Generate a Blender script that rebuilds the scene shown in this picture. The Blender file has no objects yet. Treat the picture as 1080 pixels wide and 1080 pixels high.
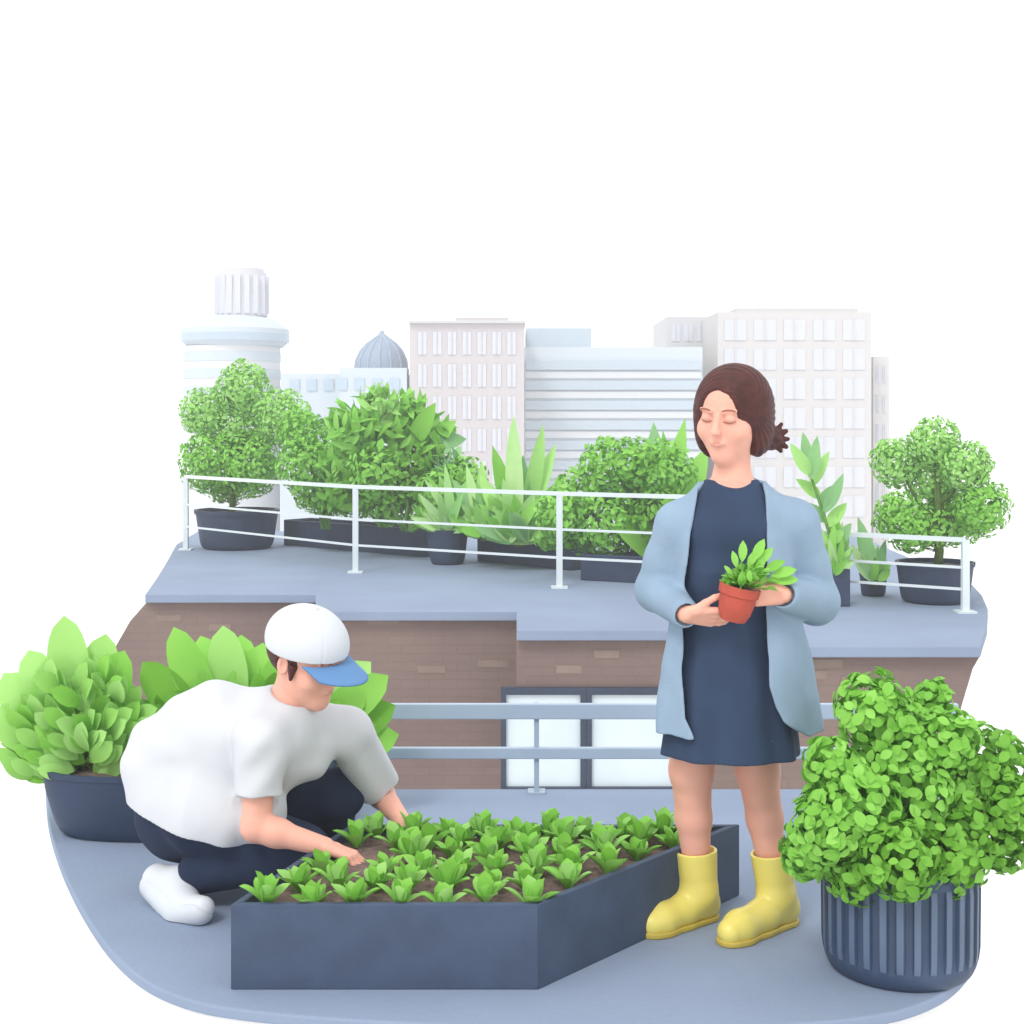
import bpy, math, random
import numpy as np
import openvdb as vdb
from mathutils import Vector, Matrix

random.seed(7); RNG = np.random.default_rng(7)
C = bpy.context.scene.collection
F, H, HZ = 1500.0, 1.53, 440.0          # focal length in px of the 1080 photo, eye height, horizon row
def P(px, py, d):                        # a point at distance d seen at a photo pixel
    return Vector(((px-540)*d/F, d, H-(py-HZ)*d/F))
def G(px, py, z=0.0):                    # a point on the horizontal plane z
    d = (H-z)*F/(py-HZ); return Vector(((px-540)*d/F, d, z))
def lin(c): return tuple((v/255/12.92 if v/255 <= .04045 else ((v/255+.055)/1.055)**2.4) for v in c)

# ---------------------------------------------------------------- materials
EXPO = 1.36
def col(rgb): return tuple(min(.92, v/EXPO) for v in lin(rgb)) + (1,)
MATS = {}
def mat(name, rgb, rough=.8, bump=0, bscale=60, vary=.05, vscale=4, rgb2=None, spec=.3, sss=0, transl=0, metal=0, island=None, weave=0, coat=0, detail=5):
    if name in MATS: return MATS[name]
    m = bpy.data.materials.new(name); m.use_nodes = True; nt = m.node_tree; N, L = nt.nodes, nt.links
    b = N['Principled BSDF']; out = N['Material Output']
    b.inputs['Roughness'].default_value = rough
    b.inputs['Specular IOR Level'].default_value = spec
    b.inputs['Metallic'].default_value = metal
    b.inputs['Coat Weight'].default_value = coat
    tc = N.new('ShaderNodeTexCoord'); geo = N.new('ShaderNodeNewGeometry')
    nz = N.new('ShaderNodeTexNoise'); nz.inputs['Scale'].default_value = vscale; nz.inputs['Detail'].default_value = detail
    L.new(geo.outputs['Position'], nz.inputs['Vector'])
    a = col(rgb); c2 = col(rgb2) if rgb2 else tuple(v*(1-vary*3) for v in a[:3])+(1,)
    a2 = a if rgb2 else tuple(min(.95, v*(1+vary*1.5)) for v in a[:3])+(1,)
    ramp = N.new('ShaderNodeValToRGB'); ramp.color_ramp.elements[0].position = .3; ramp.color_ramp.elements[1].position = .68
    ramp.color_ramp.elements[0].color = c2; ramp.color_ramp.elements[1].color = a2
    if island:
        mx = N.new('ShaderNodeMix'); mx.data_type = 'FLOAT'; mx.inputs[0].default_value = island
        L.new(nz.outputs['Fac'], mx.inputs[2]); L.new(geo.outputs['Random Per Island'], mx.inputs[3]); L.new(mx.outputs[0], ramp.inputs['Fac'])
    else: L.new(nz.outputs['Fac'], ramp.inputs['Fac'])
    L.new(ramp.outputs['Color'], b.inputs['Base Color'])
    if bump:
        bn = N.new('ShaderNodeBump'); bn.inputs['Strength'].default_value = bump; bn.inputs['Distance'].default_value = .01
        n2 = N.new('ShaderNodeTexNoise'); n2.inputs['Scale'].default_value = bscale; n2.inputs['Detail'].default_value = 6
        L.new(geo.outputs['Position'], n2.inputs['Vector'])
        if weave:
            wv = N.new('ShaderNodeTexWave'); wv.inputs['Scale'].default_value = weave; wv.inputs['Distortion'].default_value = 1.5
            wv.bands_direction = 'DIAGONAL'
            L.new(geo.outputs['Position'], wv.inputs['Vector'])
            ad = N.new('ShaderNodeMath'); ad.operation = 'MULTIPLY_ADD'; ad.inputs[1].default_value = .25
            L.new(wv.outputs['Fac'], ad.inputs[0]); L.new(n2.outputs['Fac'], ad.inputs[2]); L.new(ad.outputs[0], bn.inputs['Height'])
        else: L.new(n2.outputs['Fac'], bn.inputs['Height'])
        L.new(bn.outputs['Normal'], b.inputs['Normal'])
    if sss:
        b.inputs['Subsurface Weight'].default_value = sss; b.inputs['Subsurface Scale'].default_value = .02
        b.inputs['Subsurface Radius'].default_value = (1, .4, .25)
    if transl:
        t = N.new('ShaderNodeBsdfTranslucent'); L.new(ramp.outputs['Color'], t.inputs['Color'])
        ms = N.new('ShaderNodeMixShader'); ms.inputs[0].default_value = transl
        L.new(b.outputs[0], ms.inputs[1]); L.new(t.outputs[0], ms.inputs[2]); L.new(ms.outputs[0], out.inputs['Surface'])
    MATS[name] = m; return m
def leafmat(name, c1, c2):
    g = lambda c: tuple(min(255, v*1.18) for v in c)
    return mat(name, g(c2), rough=.55, rgb2=g(c1), vscale=3, transl=.24, island=.45, spec=.25)

SKIN = mat('skin', (255,190,168), rough=.55, vary=.015, vscale=14, bump=.03, bscale=300, sss=.15, spec=.3)
HAIR = mat('hair', (92,44,40), rough=.55, rgb2=(66,30,28), vscale=30, bump=.3, bscale=120)
DRESS = mat('navy_dress_cloth', (53,72,102), rough=.85, vary=.05, vscale=6, bump=.25, bscale=14, weave=220)
CARDI = mat('blue_cardigan_knit', (158,183,208), rough=.9, vary=.03, vscale=7, bump=.35, bscale=16, weave=160)
YEL = mat('yellow_rubber', (255,238,124), rough=.35, vary=.02, spec=.4)
SHIRT = mat('white_cotton', (232,235,241), rough=.9, vary=.015, vscale=5, bump=.4, bscale=13, weave=240)
PANTS = mat('navy_trousers_cloth', (34,49,78), rough=.9, vary=.05, vscale=8, bump=.3, bscale=22, weave=200)
CAPW = mat('white_cap_cloth', (228,233,240), rough=.85, vary=.015, bump=.2, bscale=60, weave=260)
CAPB = mat('blue_cap_cloth', (104,150,202), rough=.8, vary=.03, bump=.15, bscale=60, weave=260)
SHOE = mat('white_shoe_leather', (228,233,240), rough=.6, vary=.02)
SHOEG = mat('grey_shoe_lining', (170,176,184), rough=.8)
LIP = mat('lips', (246,172,152), rough=.5)
LASH = mat('lashes_and_brows', (180,112,92), rough=.7)
TERRA = mat('terracotta', (196,88,72), rough=.8, vary=.05, vscale=20, bump=.2, bscale=90)
SOIL = mat('potting_soil', (146,124,116), rough=1, rgb2=(112,92,86), vscale=40, bump=1, bscale=90)
DECK = mat('blue_grey_roof_deck', (152,168,194), rough=.85, rgb2=(144,160,186), vscale=1.7, bump=.2, bscale=50, detail=9)
BED = mat('slate_blue_timber', (72,88,114), rough=.7, vary=.05, vscale=9, bump=.2, bscale=40)
POTB = mat('slate_blue_plastic', (64,82,110), rough=.55, vary=.04, vscale=5, bump=.08, bscale=70)
POTD = mat('dark_slate_planter', (52,68,96), rough=.6, vary=.06, vscale=3, bump=.08, bscale=40)
WHITEW = mat('white_plaster', (255,255,255), rough=.9, vary=.004)
GROUND = mat('pale_ground', (255,255,255), rough=1, vary=.004, vscale=.02)
ROOF = mat('far_roof_deck', (150,166,192), rough=.85, rgb2=(141,156,182), vscale=.9, bump=.2, bscale=20)
RAIL = mat('white_rail_paint', (232,242,246), rough=.45, vary=.01)
RAILB = mat('pale_blue_rail_paint', (180,198,218), rough=.45, vary=.02)
FRAME = mat('dark_window_frame', (58,70,92), rough=.5)
GLASS = mat('pale_window_glass', (228,242,250), rough=.12, vary=.02, vscale=2, spec=.5)
TRUNK = mat('green_brown_bark', (92,122,52), rough=.9, vary=.1, vscale=12, bump=.6, bscale=25)
STEM = mat('green_stem', (104,158,62), rough=.7)
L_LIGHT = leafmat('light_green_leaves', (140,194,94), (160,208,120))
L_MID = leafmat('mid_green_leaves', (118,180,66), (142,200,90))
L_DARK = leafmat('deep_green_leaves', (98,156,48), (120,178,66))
L_GREY = leafmat('grey_green_leaves', (112,160,104), (140,188,124))
L_PALE = leafmat('pale_green_leaves', (150,204,120), (186,226,152))

def brick_mat():
    m = bpy.data.materials.new('brown_brick'); m.use_nodes = True; N, L = m.node_tree.nodes, m.node_tree.links
    b = N['Principled BSDF']; b.inputs['Roughness'].default_value = .9
    geo = N.new('ShaderNodeNewGeometry'); sep = N.new('ShaderNodeSeparateXYZ'); cmb = N.new('ShaderNodeCombineXYZ')
    L.new(geo.outputs['Position'], sep.inputs[0]); L.new(sep.outputs['X'], cmb.inputs['X']); L.new(sep.outputs['Z'], cmb.inputs['Y'])
    br = N.new('ShaderNodeTexBrick'); L.new(cmb.outputs[0], br.inputs['Vector'])
    br.inputs['Scale'].default_value = 1; br.inputs['Brick Width'].default_value = .3; br.inputs['Row Height'].default_value = .095
    br.inputs['Mortar Size'].default_value = .006; br.inputs['Mortar Smooth'].default_value = .3; br.inputs['Bias'].default_value = -.3
    br.inputs['Color1'].default_value = col((134,115,110)); br.inputs['Color2'].default_value = col((138,119,113)); br.inputs['Mortar'].default_value = col((129,111,107))
    nz = N.new('ShaderNodeTexNoise'); nz.inputs['Scale'].default_value = .8; nz.inputs['Detail'].default_value = 6; L.new(geo.outputs['Position'], nz.inputs['Vector'])
    rp = N.new('ShaderNodeValToRGB'); rp.color_ramp.elements[0].color = (.90,.86,.88,1); rp.color_ramp.elements[1].color = (1.06,1.04,1,1)
    rp.color_ramp.elements[0].position = .35; rp.color_ramp.elements[1].position = .65
    L.new(nz.outputs['Fac'], rp.inputs['Fac'])
    mx = N.new('ShaderNodeMix'); mx.data_type = 'RGBA'; mx.blend_type = 'MULTIPLY'; mx.inputs[0].default_value = 1
    L.new(br.outputs['Color'], mx.inputs[6]); L.new(rp.outputs['Color'], mx.inputs[7]); L.new(mx.outputs[2], b.inputs['Base Color'])
    bn = N.new('ShaderNodeBump'); bn.inputs['Strength'].default_value = .2; bn.inputs['Distance'].default_value = .01
    L.new(br.outputs['Fac'], bn.inputs['Height']); bn.invert = True; L.new(bn.outputs['Normal'], b.inputs['Normal'])
    return m
BRICK = brick_mat()
LBRICK = mat('pale_brick', (150,132,122), rough=.9, vary=.04)

# ---------------------------------------------------------------- scene objects
def link(name, me, m, parent=None, smooth=False):
    o = bpy.data.objects.new(name, me); C.objects.link(o)
    if m is not None:
        for x in (m if isinstance(m, (list, tuple)) else [m]): me.materials.append(x)
    if smooth: me.shade_smooth()
    if parent:
        o.parent = parent; o.matrix_parent_inverse = Matrix.Translation(-parent.location) if parent.type == 'EMPTY' else Matrix()
        if parent.type != 'EMPTY': pass
    return o
def tag(o, label, cat=None, group=None, kind=None):
    if label: o['label'] = label
    if cat: o['category'] = cat
    if group: o['group'] = group
    if kind: o['kind'] = kind
    return o
def thing(name, label, cat, loc=(0,0,0), group=None):
    o = bpy.data.objects.new(name, None); C.objects.link(o); o.location = loc; o.empty_display_size = .1
    return tag(o, label, cat, group)
class MB:
    """collects shapes that belong to ONE mesh"""
    def __init__(s): s.v, s.f, s.mi = [], [], []
    def add(s, v, f, mi=0):
        n = len(s.v); s.v += [tuple(x) for x in v]; s.f += [tuple(i+n for i in q) for q in f]; s.mi += [mi]*len(f)
    def box(s, a, b, mi=0):
        (x0,y0,z0),(x1,y1,z1) = a, b
        s.add([(x0,y0,z0),(x1,y0,z0),(x1,y1,z0),(x0,y1,z0),(x0,y0,z1),(x1,y0,z1),(x1,y1,z1),(x0,y1,z1)],
              [(0,3,2,1),(4,5,6,7),(0,1,5,4),(1,2,6,5),(2,3,7,6),(3,0,4,7)], mi)
    def prism(s, poly, z0, z1, mi=0):
        n = len(poly); zz0 = z0 if hasattr(z0,'__len__') else [z0]*n
        s.add([(p[0],p[1],zz0[i]) for i,p in enumerate(poly)]+[(p[0],p[1],z1) for p in poly],
              [tuple(range(n))[::-1], tuple(range(n,2*n))]+[(i,(i+1)%n,n+(i+1)%n,n+i) for i in range(n)], mi)
    def bar(s, a, b, w, h=None, mi=0):
        a, b = Vector(a), Vector(b); h = h or w; t = (b-a).normalized()
        up = Vector((0,0,1)) if abs(t.z) < .9 else Vector((0,1,0)); sd = t.cross(up).normalized()*w/2; up = sd.cross(t).normalized()*h/2
        v = [p+sx*sd+sy*up for p in (a,b) for sx,sy in ((-1,-1),(1,-1),(1,1),(-1,1))]
        s.add(v, [(0,1,2,3),(7,6,5,4),(0,4,5,1),(1,5,6,2),(2,6,7,3),(3,7,4,0)], mi)
    def tube(s, pts, rad, n=10, mi=0):
        pts = [Vector(p) for p in pts]; R = rad if hasattr(rad,'__len__') else [rad]*len(pts); vs, fs = [], []
        for i, p in enumerate(pts):
            t = (pts[min(i+1,len(pts)-1)]-pts[max(i-1,0)]).normalized()
            u = t.orthogonal().normalized() if i == 0 else (u-t*u.dot(t)).normalized()
            w = t.cross(u)
            for k in range(n):
                a = 2*math.pi*k/n; vs.append(p+(u*math.cos(a)+w*math.sin(a))*R[i])
        for i in range(len(pts)-1):
            for k in range(n): fs.append((i*n+k, i*n+(k+1)%n, (i+1)*n+(k+1)%n, (i+1)*n+k))
        fs += [tuple(range(n))[::-1], tuple(range((len(pts)-1)*n, len(pts)*n))]
        s.add(vs, fs, mi)
    def rings(s, rings, fn, n=48, mi=0, cap0=True, cap1=True):
        """rings: list of rows, fn(row, angle) -> point"""
        vs, fs = [], []
        for r in rings:
            for k in range(n): vs.append(fn(r, 2*math.pi*k/n))
        for i in range(len(rings)-1):
            for k in range(n): fs.append((i*n+k, i*n+(k+1)%n, (i+1)*n+(k+1)%n, (i+1)*n+k))
        if cap0: fs.append(tuple(range(n))[::-1])
        if cap1: fs.append(tuple(range((len(rings)-1)*n, len(rings)*n)))
        s.add(vs, fs, mi)
    def build(s, name, m, parent=None, smooth=False, bevel=0, angle=None):
        me = bpy.data.meshes.new(name); me.from_pydata(s.v, [], s.f)
        me.polygons.foreach_set('material_index', s.mi); me.update()
        o = link(name, me, m, parent, smooth)
        if angle is not None: me.shade_smooth(); me.set_sharp_from_angle(angle=math.radians(angle))
        if bevel:
            b = o.modifiers.new('bevel', 'BEVEL'); b.width = bevel; b.segments = 2; b.limit_method = 'ANGLE'
        return o

# ---------------------------------------------------------------- signed distance modelling of soft bodies
class SDF:
    def __init__(s, lo, hi, vox):
        s.lo = np.array(lo, float); s.vox = vox
        s.n = np.ceil((np.array(hi)-s.lo)/vox).astype(int)+1
        s.ax = [s.lo[i]+vox*np.arange(s.n[i]) for i in range(3)]
        s.D = np.full(s.n, .06, np.float32)
    def sl(s, lo, hi):
        a = np.clip(np.floor((np.array(lo)-s.lo)/s.vox).astype(int), 0, s.n); b = np.clip(np.ceil((np.array(hi)-s.lo)/s.vox).astype(int)+1, 0, s.n)
        return tuple(slice(a[i], b[i]) for i in range(3))
    def pts(s, q, o=(0,0,0)):
        return (s.ax[0][q[0]][:,None,None]-o[0]).astype(np.float32), (s.ax[1][q[1]][None,:,None]-o[1]).astype(np.float32), (s.ax[2][q[2]][None,None,:]-o[2]).astype(np.float32)
    def comb(s, q, d, k, op):
        A = s.D[q]
        if A.size == 0: return
        if op == 'u':
            h = np.clip(.5+.5*(d-A)/k, 0, 1); s.D[q] = d*(1-h)+A*h-k*h*(1-h)
        elif op == 's':
            h = np.clip(.5-.5*(A+d)/k, 0, 1); s.D[q] = A*(1-h)+(-d)*h+k*h*(1-h)
        elif op == 'i': s.D[q] = np.maximum(A, d)
    def cone(s, a, b, ra, rb, k=.02, op='u', flat=None, fs=1):
        a, b = np.array(a, float), np.array(b, float); R = max(ra, rb)*max(1, fs)+k+.012
        q = s.sl(np.minimum(a,b)-R, np.maximum(a,b)+R); x, y, z = s.pts(q, a)
        if flat is not None:
            n = np.array(flat, float); n /= np.linalg.norm(n); g = (1/fs-1)
            dt = (x*n[0]+y*n[1]+z*n[2])*g; x, y, z = x+dt*n[0], y+dt*n[1], z+dt*n[2]
            v = b-a; v = v+n*v.dot(n)*g
        else: v = b-a
        L2 = max(v.dot(v), 1e-9); t = np.clip((x*v[0]+y*v[1]+z*v[2])/L2, 0, 1)
        d = np.sqrt((x-t*v[0])**2+(y-t*v[1])**2+(z-t*v[2])**2)-(ra+(rb-ra)*t)
        s.comb(q, d*min(1, fs), k, op)
    def chain(s, pts, rad, **kw):
        for i in range(len(pts)-1): s.cone(pts[i], pts[i+1], rad[i], rad[i+1], **kw)
    def ell(s, c, r, R=None, k=.02, op='u'):
        r = np.array(r, float); m = r.max()+k+.012; c = np.array(c, float); q = s.sl(c-m, c+m); x, y, z = s.pts(q, c)
        if R is not None:
            M = np.array(R); x, y, z = (x*M[0,0]+y*M[1,0]+z*M[2,0], x*M[0,1]+y*M[1,1]+z*M[2,1], x*M[0,2]+y*M[1,2]+z*M[2,2])
        k0 = np.sqrt((x/r[0])**2+(y/r[1])**2+(z/r[2])**2); k1 = np.sqrt((x/r[0]**2)**2+(y/r[1]**2)**2+(z/r[2]**2)**2)+1e-6
        s.comb(q, k0*(k0-1)/k1, k, op)
    def fn(s, f, k=.01, op='u', lo=None, hi=None):
        q = s.sl(s.lo if lo is None else lo, s.lo+s.vox*s.n if hi is None else hi); x, y, z = s.pts(q)
        d = f(x, y, z); s.comb(q, np.broadcast_to(d, s.D[q].shape), k, op)
    def half(s, p, n, k=.005, op='i'):       # keeps the side the normal points away from
        n = np.array(n, float); n /= np.linalg.norm(n); s.fn(lambda x,y,z: (x-p[0])*n[0]+(y-p[1])*n[1]+(z-p[2])*n[2], k, op)
    def rings(s, rows, k=.02, op='u', off=0, folds=0, nf=9, ph=0):
        """rows (z, cx, cy, rx, ry) from low to high z; folds deepen downwards"""
        rows = sorted(rows); A = np.array(rows); z0, z1 = A[0,0], A[-1,0]
        def f(x, y, z):
            i = [np.interp(z, A[:,0], A[:,j]) for j in range(1,5)]; rx, ry = i[2]+off, i[3]+off
            dx, dy = (x-i[0]), (y-i[1]); g = np.sqrt((dx/rx)**2+(dy/ry)**2)
            d = (g-1)*np.minimum(rx, ry)
            if folds:
                an = np.arctan2(dy/ry, dx/rx); w = np.clip((z1-z)/(z1-z0), 0, 1)**1.5
                d = d-folds*w*(np.sin(nf*an+ph)+.4*np.sin((nf*1.7//1)*an+ph*2+z*6))
            return np.maximum(d, np.maximum(z0-z, z-z1))
        m = A[:,3:5].max()+off+folds*2+k
        s.fn(f, k, op, (A[:,1].min()-m, A[:,2].min()-m, z0-k-.01), (A[:,1].max()+m, A[:,2].max()+m, z1+k+.01))
    def build(s, name, m, parent, smooth_it=0):
        b = 3*s.vox; g = vdb.FloatGrid(background=float(b)); A = np.clip(s.D, -b, b)
        A[0]=b; A[-1]=b; A[:,0]=b; A[:,-1]=b; A[:,:,0]=b; A[:,:,-1]=b
        g.copyFromArray(A.astype(np.float32)); v, q = g.convertToQuads(0.0)
        v = v*s.vox+s.lo; me = bpy.data.meshes.new(name)
        me.vertices.add(len(v)); me.vertices.foreach_set('co', v.astype(np.float32).ravel())
        me.loops.add(len(q)*4); me.loops.foreach_set('vertex_index', q[:, ::-1].astype(np.int32).ravel() if FLIP else q.astype(np.int32).ravel())
        me.polygons.add(len(q)); me.polygons.foreach_set('loop_start', np.arange(0, len(q)*4, 4, dtype=np.int32))
        me.update(calc_edges=True); me.validate()
        return link(name, me, m, parent, True)
FLIP = False

# ---------------------------------------------------------------- leaves
def leaf_tpl(n=3, w=.5, tip=1.0, fold=.12, bend=.15, base=.05, pw=.75):
    """unit leaf along +x, width along y, normal +z; tip >1 pushes the widest point outwards"""
    V, Q = [], []
    for i in range(n+1):
        t = i/n; ww = w/2*max(base if i == 0 else .02, math.sin(math.pi*min(1, t**tip))**pw if 0 < t < 1 else 0)
        z = -bend*t*t
        V += [(t, -ww, z+fold*ww*2), (t, 0, z), (t, ww, z+fold*ww*2)]
    for i in range(n):
        a = 3*i; Q += [(a, a+3, a+4, a+1), (a+1, a+4, a+5, a+2)]
    return np.array(V), np.array(Q)
SMALL = leaf_tpl(3, .52, 1.0, .15, .12)
ROUND = leaf_tpl(5, .7, 1.1, .12, .18, .05, .6)
def basis(d, n):
    d = d/np.linalg.norm(d, axis=1, keepdims=True); n = n-d*(n*d).sum(1, keepdims=True); n /= np.linalg.norm(n, axis=1, keepdims=True)+1e-9
    return d, np.cross(n, d), n
class Leaves:
    def __init__(s): s.V, s.Q, s.M, s.n = [], [], [], 0
    def add(s, pos, d, nrm, size, tpl=SMALL, mi=0):
        V, Q = tpl; x, y, z = basis(np.asarray(d, float), np.asarray(nrm, float)); size = np.broadcast_to(size, (len(x),))[:,None,None]
        W = (V[None,:,0:1]*x[:,None,:]+V[None,:,1:2]*y[:,None,:]+V[None,:,2:3]*z[:,None,:])*size+np.asarray(pos)[:,None,:]
        k = len(x); s.V.append(W.reshape(-1,3)); s.Q.append((Q[None]+(np.arange(k)*len(V))[:,None,None]).reshape(-1,4)+s.n)
        s.M.append(np.full(k*len(Q), mi)); s.n += k*len(V)
    def build(s, name, mats, parent=None):
        V = np.concatenate(s.V); Q = np.concatenate(s.Q); M = np.concatenate(s.M); me = bpy.data.meshes.new(name)
        me.vertices.add(len(V)); me.vertices.foreach_set('co', V.astype(np.float32).ravel())
        me.loops.add(len(Q)*4); me.loops.foreach_set('vertex_index', Q.astype(np.int32).ravel())
        me.polygons.add(len(Q)); me.polygons.foreach_set('loop_start', np.arange(0, len(Q)*4, 4, dtype=np.int32))
        me.update(calc_edges=True)
        o = link(name, me, mats, parent, True); me.polygons.foreach_set('material_index', M.astype(np.int32)); return o
def lobes_to_leaves(lv, lobes, leaf, dens, flat=.8, tpl=SMALL, up=.25, nj=.24, outw=.45):
    """lobes: (centre, radius, material index). Leaves fill a ragged shell of each lobe."""
    for c, r, mi in lobes:
        c = np.array(c); n = int(dens*4*math.pi*(r/leaf)**2*flat)+20
        u = RNG.normal(size=(n,3)); u /= np.linalg.norm(u, axis=1, keepdims=True)
        lump = 1+.07*np.sin(u[:,0]*7+c[0]*9)*np.cos(u[:,2]*6+c[2]*5)
        rr = r*(1-.5*RNG.random(n)**1.8)*lump
        p = c+u*rr[:,None]*np.array([1, flat, 1])
        keep = np.ones(n, bool)
        for c2, r2, _ in lobes:
            if c2 is c or r2 <= 0: continue
            q = (p-np.array(c2))/np.array([1,flat,1]); dd = np.linalg.norm(q, axis=1)
            if np.linalg.norm(np.array(c2)-c) > 1e-6: keep &= dd > r2*.62
        p, u = p[keep], u[keep]; k = len(p)
        if k == 0: continue
        t = RNG.normal(size=(k,3)); t -= u*(t*u).sum(1, keepdims=True); t /= np.linalg.norm(t, axis=1, keepdims=True)
        d = t+u*outw+np.array([0,0,up]); nn = u+RNG.normal(size=(k,3))*nj+np.array([0,0,.15])
        m2 = np.full(k, mi)
        sz = leaf*(.7+.6*RNG.random(k))
        lv.add(p-d/np.linalg.norm(d,axis=1,keepdims=True)*sz[:,None]*.5, d, nn, sz, tpl, mi)

# ================================================================ SETTING
w = bpy.data.worlds.new('World'); bpy.context.scene.world = w; w.use_nodes = True
bg = w.node_tree.nodes['Background']; bg.inputs[0].default_value = (1, 1, 1, 1); bg.inputs[1].default_value = 1.12
sun = bpy.data.objects.new('sun', bpy.data.lights.new('sun', 'SUN')); C.objects.link(sun)
sun.data.energy = 1.1; sun.data.angle = math.radians(14); sun.data.color = (1, .985, .96)
sun.rotation_euler = (math.radians(42), 0, math.radians(-28))

mb = MB(); mb.add([(-3000,-500,-16),(3000,-500,-16),(3000,6000,-16),(-3000,6000,-16)], [(0,1,2,3)])
tag(mb.build('ground', GROUND), 'pale overexposed ground far below the roofs', kind='structure')

mb = MB(); mb.box((-90,-12,-17),(90,135,16)); hz = mb.build('haze', None)
hm = bpy.data.materials.new('haze_air'); hm.use_nodes = True; hn = hm.node_tree; hn.nodes.remove(hn.nodes['Principled BSDF'])
pv = hn.nodes.new('ShaderNodeVolumePrincipled'); pv.inputs['Color'].default_value = (.97,.98,1,1); pv.inputs['Density'].default_value = .0026
hn.links.new(pv.outputs[0], hn.nodes['Material Output'].inputs['Volume']); hz.data.materials.append(hm)
tag(hz, 'thin pale haze over the roofs and the city', kind='stuff')
# near roof with its rounded edge
edge = [(1016,832),(1024,880),(1030,940),(1033,985),(1028,1016),(1005,1042),(975,1058),(935,1070),(850,1080),(700,1085),(560,1084),(430,1079),(330,1073),(250,1065),(200,1056),(152,1036),(116,1004),(90,966),(70,928),(57,893),(50,865),(48,832)]
def smooth_poly(pts, it=2, fixed=()):
    first = pts[0]
    for _ in range(it):
        out = [first]
        for i in range(len(pts)):
            a, b = pts[i], pts[(i+1)%len(pts)]
            if i == len(pts)-1: out += [a, b] if False else [a]; continue
            out += [tuple(.75*a[j]+.25*b[j] for j in (0,1)), tuple(.25*a[j]+.75*b[j] for j in (0,1))]
        pts = out
    return pts
pe = [(p.x, p.y) for p in (G(*e) for e in smooth_poly(edge))]
mb = MB(); mb.prism(pe, -.03, 0)
tag(mb.build('roof_deck', DECK, bevel=.006), 'blue grey roof deck with a rounded edge', kind='structure')
cx = sum(p[0] for p in pe)/len(pe); cy = sum(p[1] for p in pe)/len(pe)
mb = MB(); mb.prism([(cx+(x-cx)*.985, cy+(y-cy)*.985) for x,y in pe], -16, -.03)
bld = thing('near_building', 'white plastered building under the blue grey roof deck', 'building', (cx,cy,-16))
mb.build('wall', WHITEW, bld)

# far building: roof at z = RZ, its facade stepping towards us
RZ = -.57
fb = thing('brick_building', 'long brown brick building with a stepped front and a blue grey planted roof', 'building', (0,15,-16))
segs = [(137,333,627),(333,545,645),(545,822,665),(822,1034,682)]
ROW = [3150/(s[2]-HZ) for s in segs]
roofpoly = []
for (x0,x1,y),d in zip(segs, ROW):
    roofpoly += [((x0-540)*d/F, d), ((x1-540)*d/F, d)]
rp = [G(155,627,RZ)]
poly = [(G(153,627,RZ).x, ROW[0])]
for i,(s,d) in enumerate(zip(segs, ROW)):
    if i: poly.append(((s[0]-540)*d/F, d))
    poly.append(((s[1]-540)*d/F, d))
for e in [(1041,660),(1042,642),(1036,628),(1026,617)]: g = G(*e, RZ); poly.append((g.x, g.y))
poly += [(G(1000,596,RZ).x, 26.2), (G(207,561,RZ).x, 26.2)]
for e in [(186,574),(176,592),(165,610)]: g = G(*e, RZ); poly.append((g.x, g.y))
mb = MB(); mb.prism(poly, RZ-.10, RZ)
tag(mb.build('roof', ROOF, fb, bevel=.01), 'blue grey flat roof whose front steps nearer to the right')
mb = MB()
prof = {0:[(150,627),(132,655),(112,690),(92,725),(78,765),(76,846)], 3:[(1034,682),(1026,705),(1014,745),(1006,790),(1004,846)]}
back = 24.5
for i,(s,d) in enumerate(zip(segs, ROW)):
    d2 = d+.12; X = lambda px: (px-540)*d2/F; Z = lambda py: H-(py-HZ)*d2/F
    zt = RZ-.10
    if i == 0: out = [(X(px)+.06, min(zt, Z(py))) for px,py in prof[0]]; out[0] = (out[0][0], zt); front = out+[(X(s[1]), Z(846)), (X(s[1]), zt)]
    elif i == 3: out = [(X(px), min(zt, Z(py))) for px,py in prof[3]]; out[0] = (out[0][0], zt); front = [(X(s[0])-.0, zt), (X(s[0]), Z(846))]+out[::-1]
    else: front = [(X(s[0]), zt), (X(s[0]), Z(846)), (X(s[1]), Z(846)), (X(s[1]), zt)]
    n = len(front); bk = d2+3.2 if i else 20.5
    mb.add([(x,d2,z) for x,z in front]+[(x,bk,z) for x,z in front], [tuple(range(n)), tuple(range(n,2*n))[::-1]]+[(i2,n+i2,n+(i2+1)%n,(i2+1)%n) for i2 in range(n)])
mb.box((-2.4,15.6,-16), (2.6,22.5,-1.9))
wall = tag(mb.build('wall', BRICK, fb), 'brown brick wall')
for px,py,si in [(178,652,0),(232,662,0),(404,655,1),(352,712,1),(520,700,1),(455,706,1),(640,690,2),(870,700,3),(858,712,3),(905,718,3),(600,706,2)]:
    d = ROW[si]+.117; p = P(px,py,d); wd = random.uniform(.12,.2); mb = MB(); mb.box((p.x-wd,d-.004,p.z-.04),(p.x+wd,d+.02,p.z+.04)); mb.build('pale_brick', LBRICK, wall)
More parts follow.
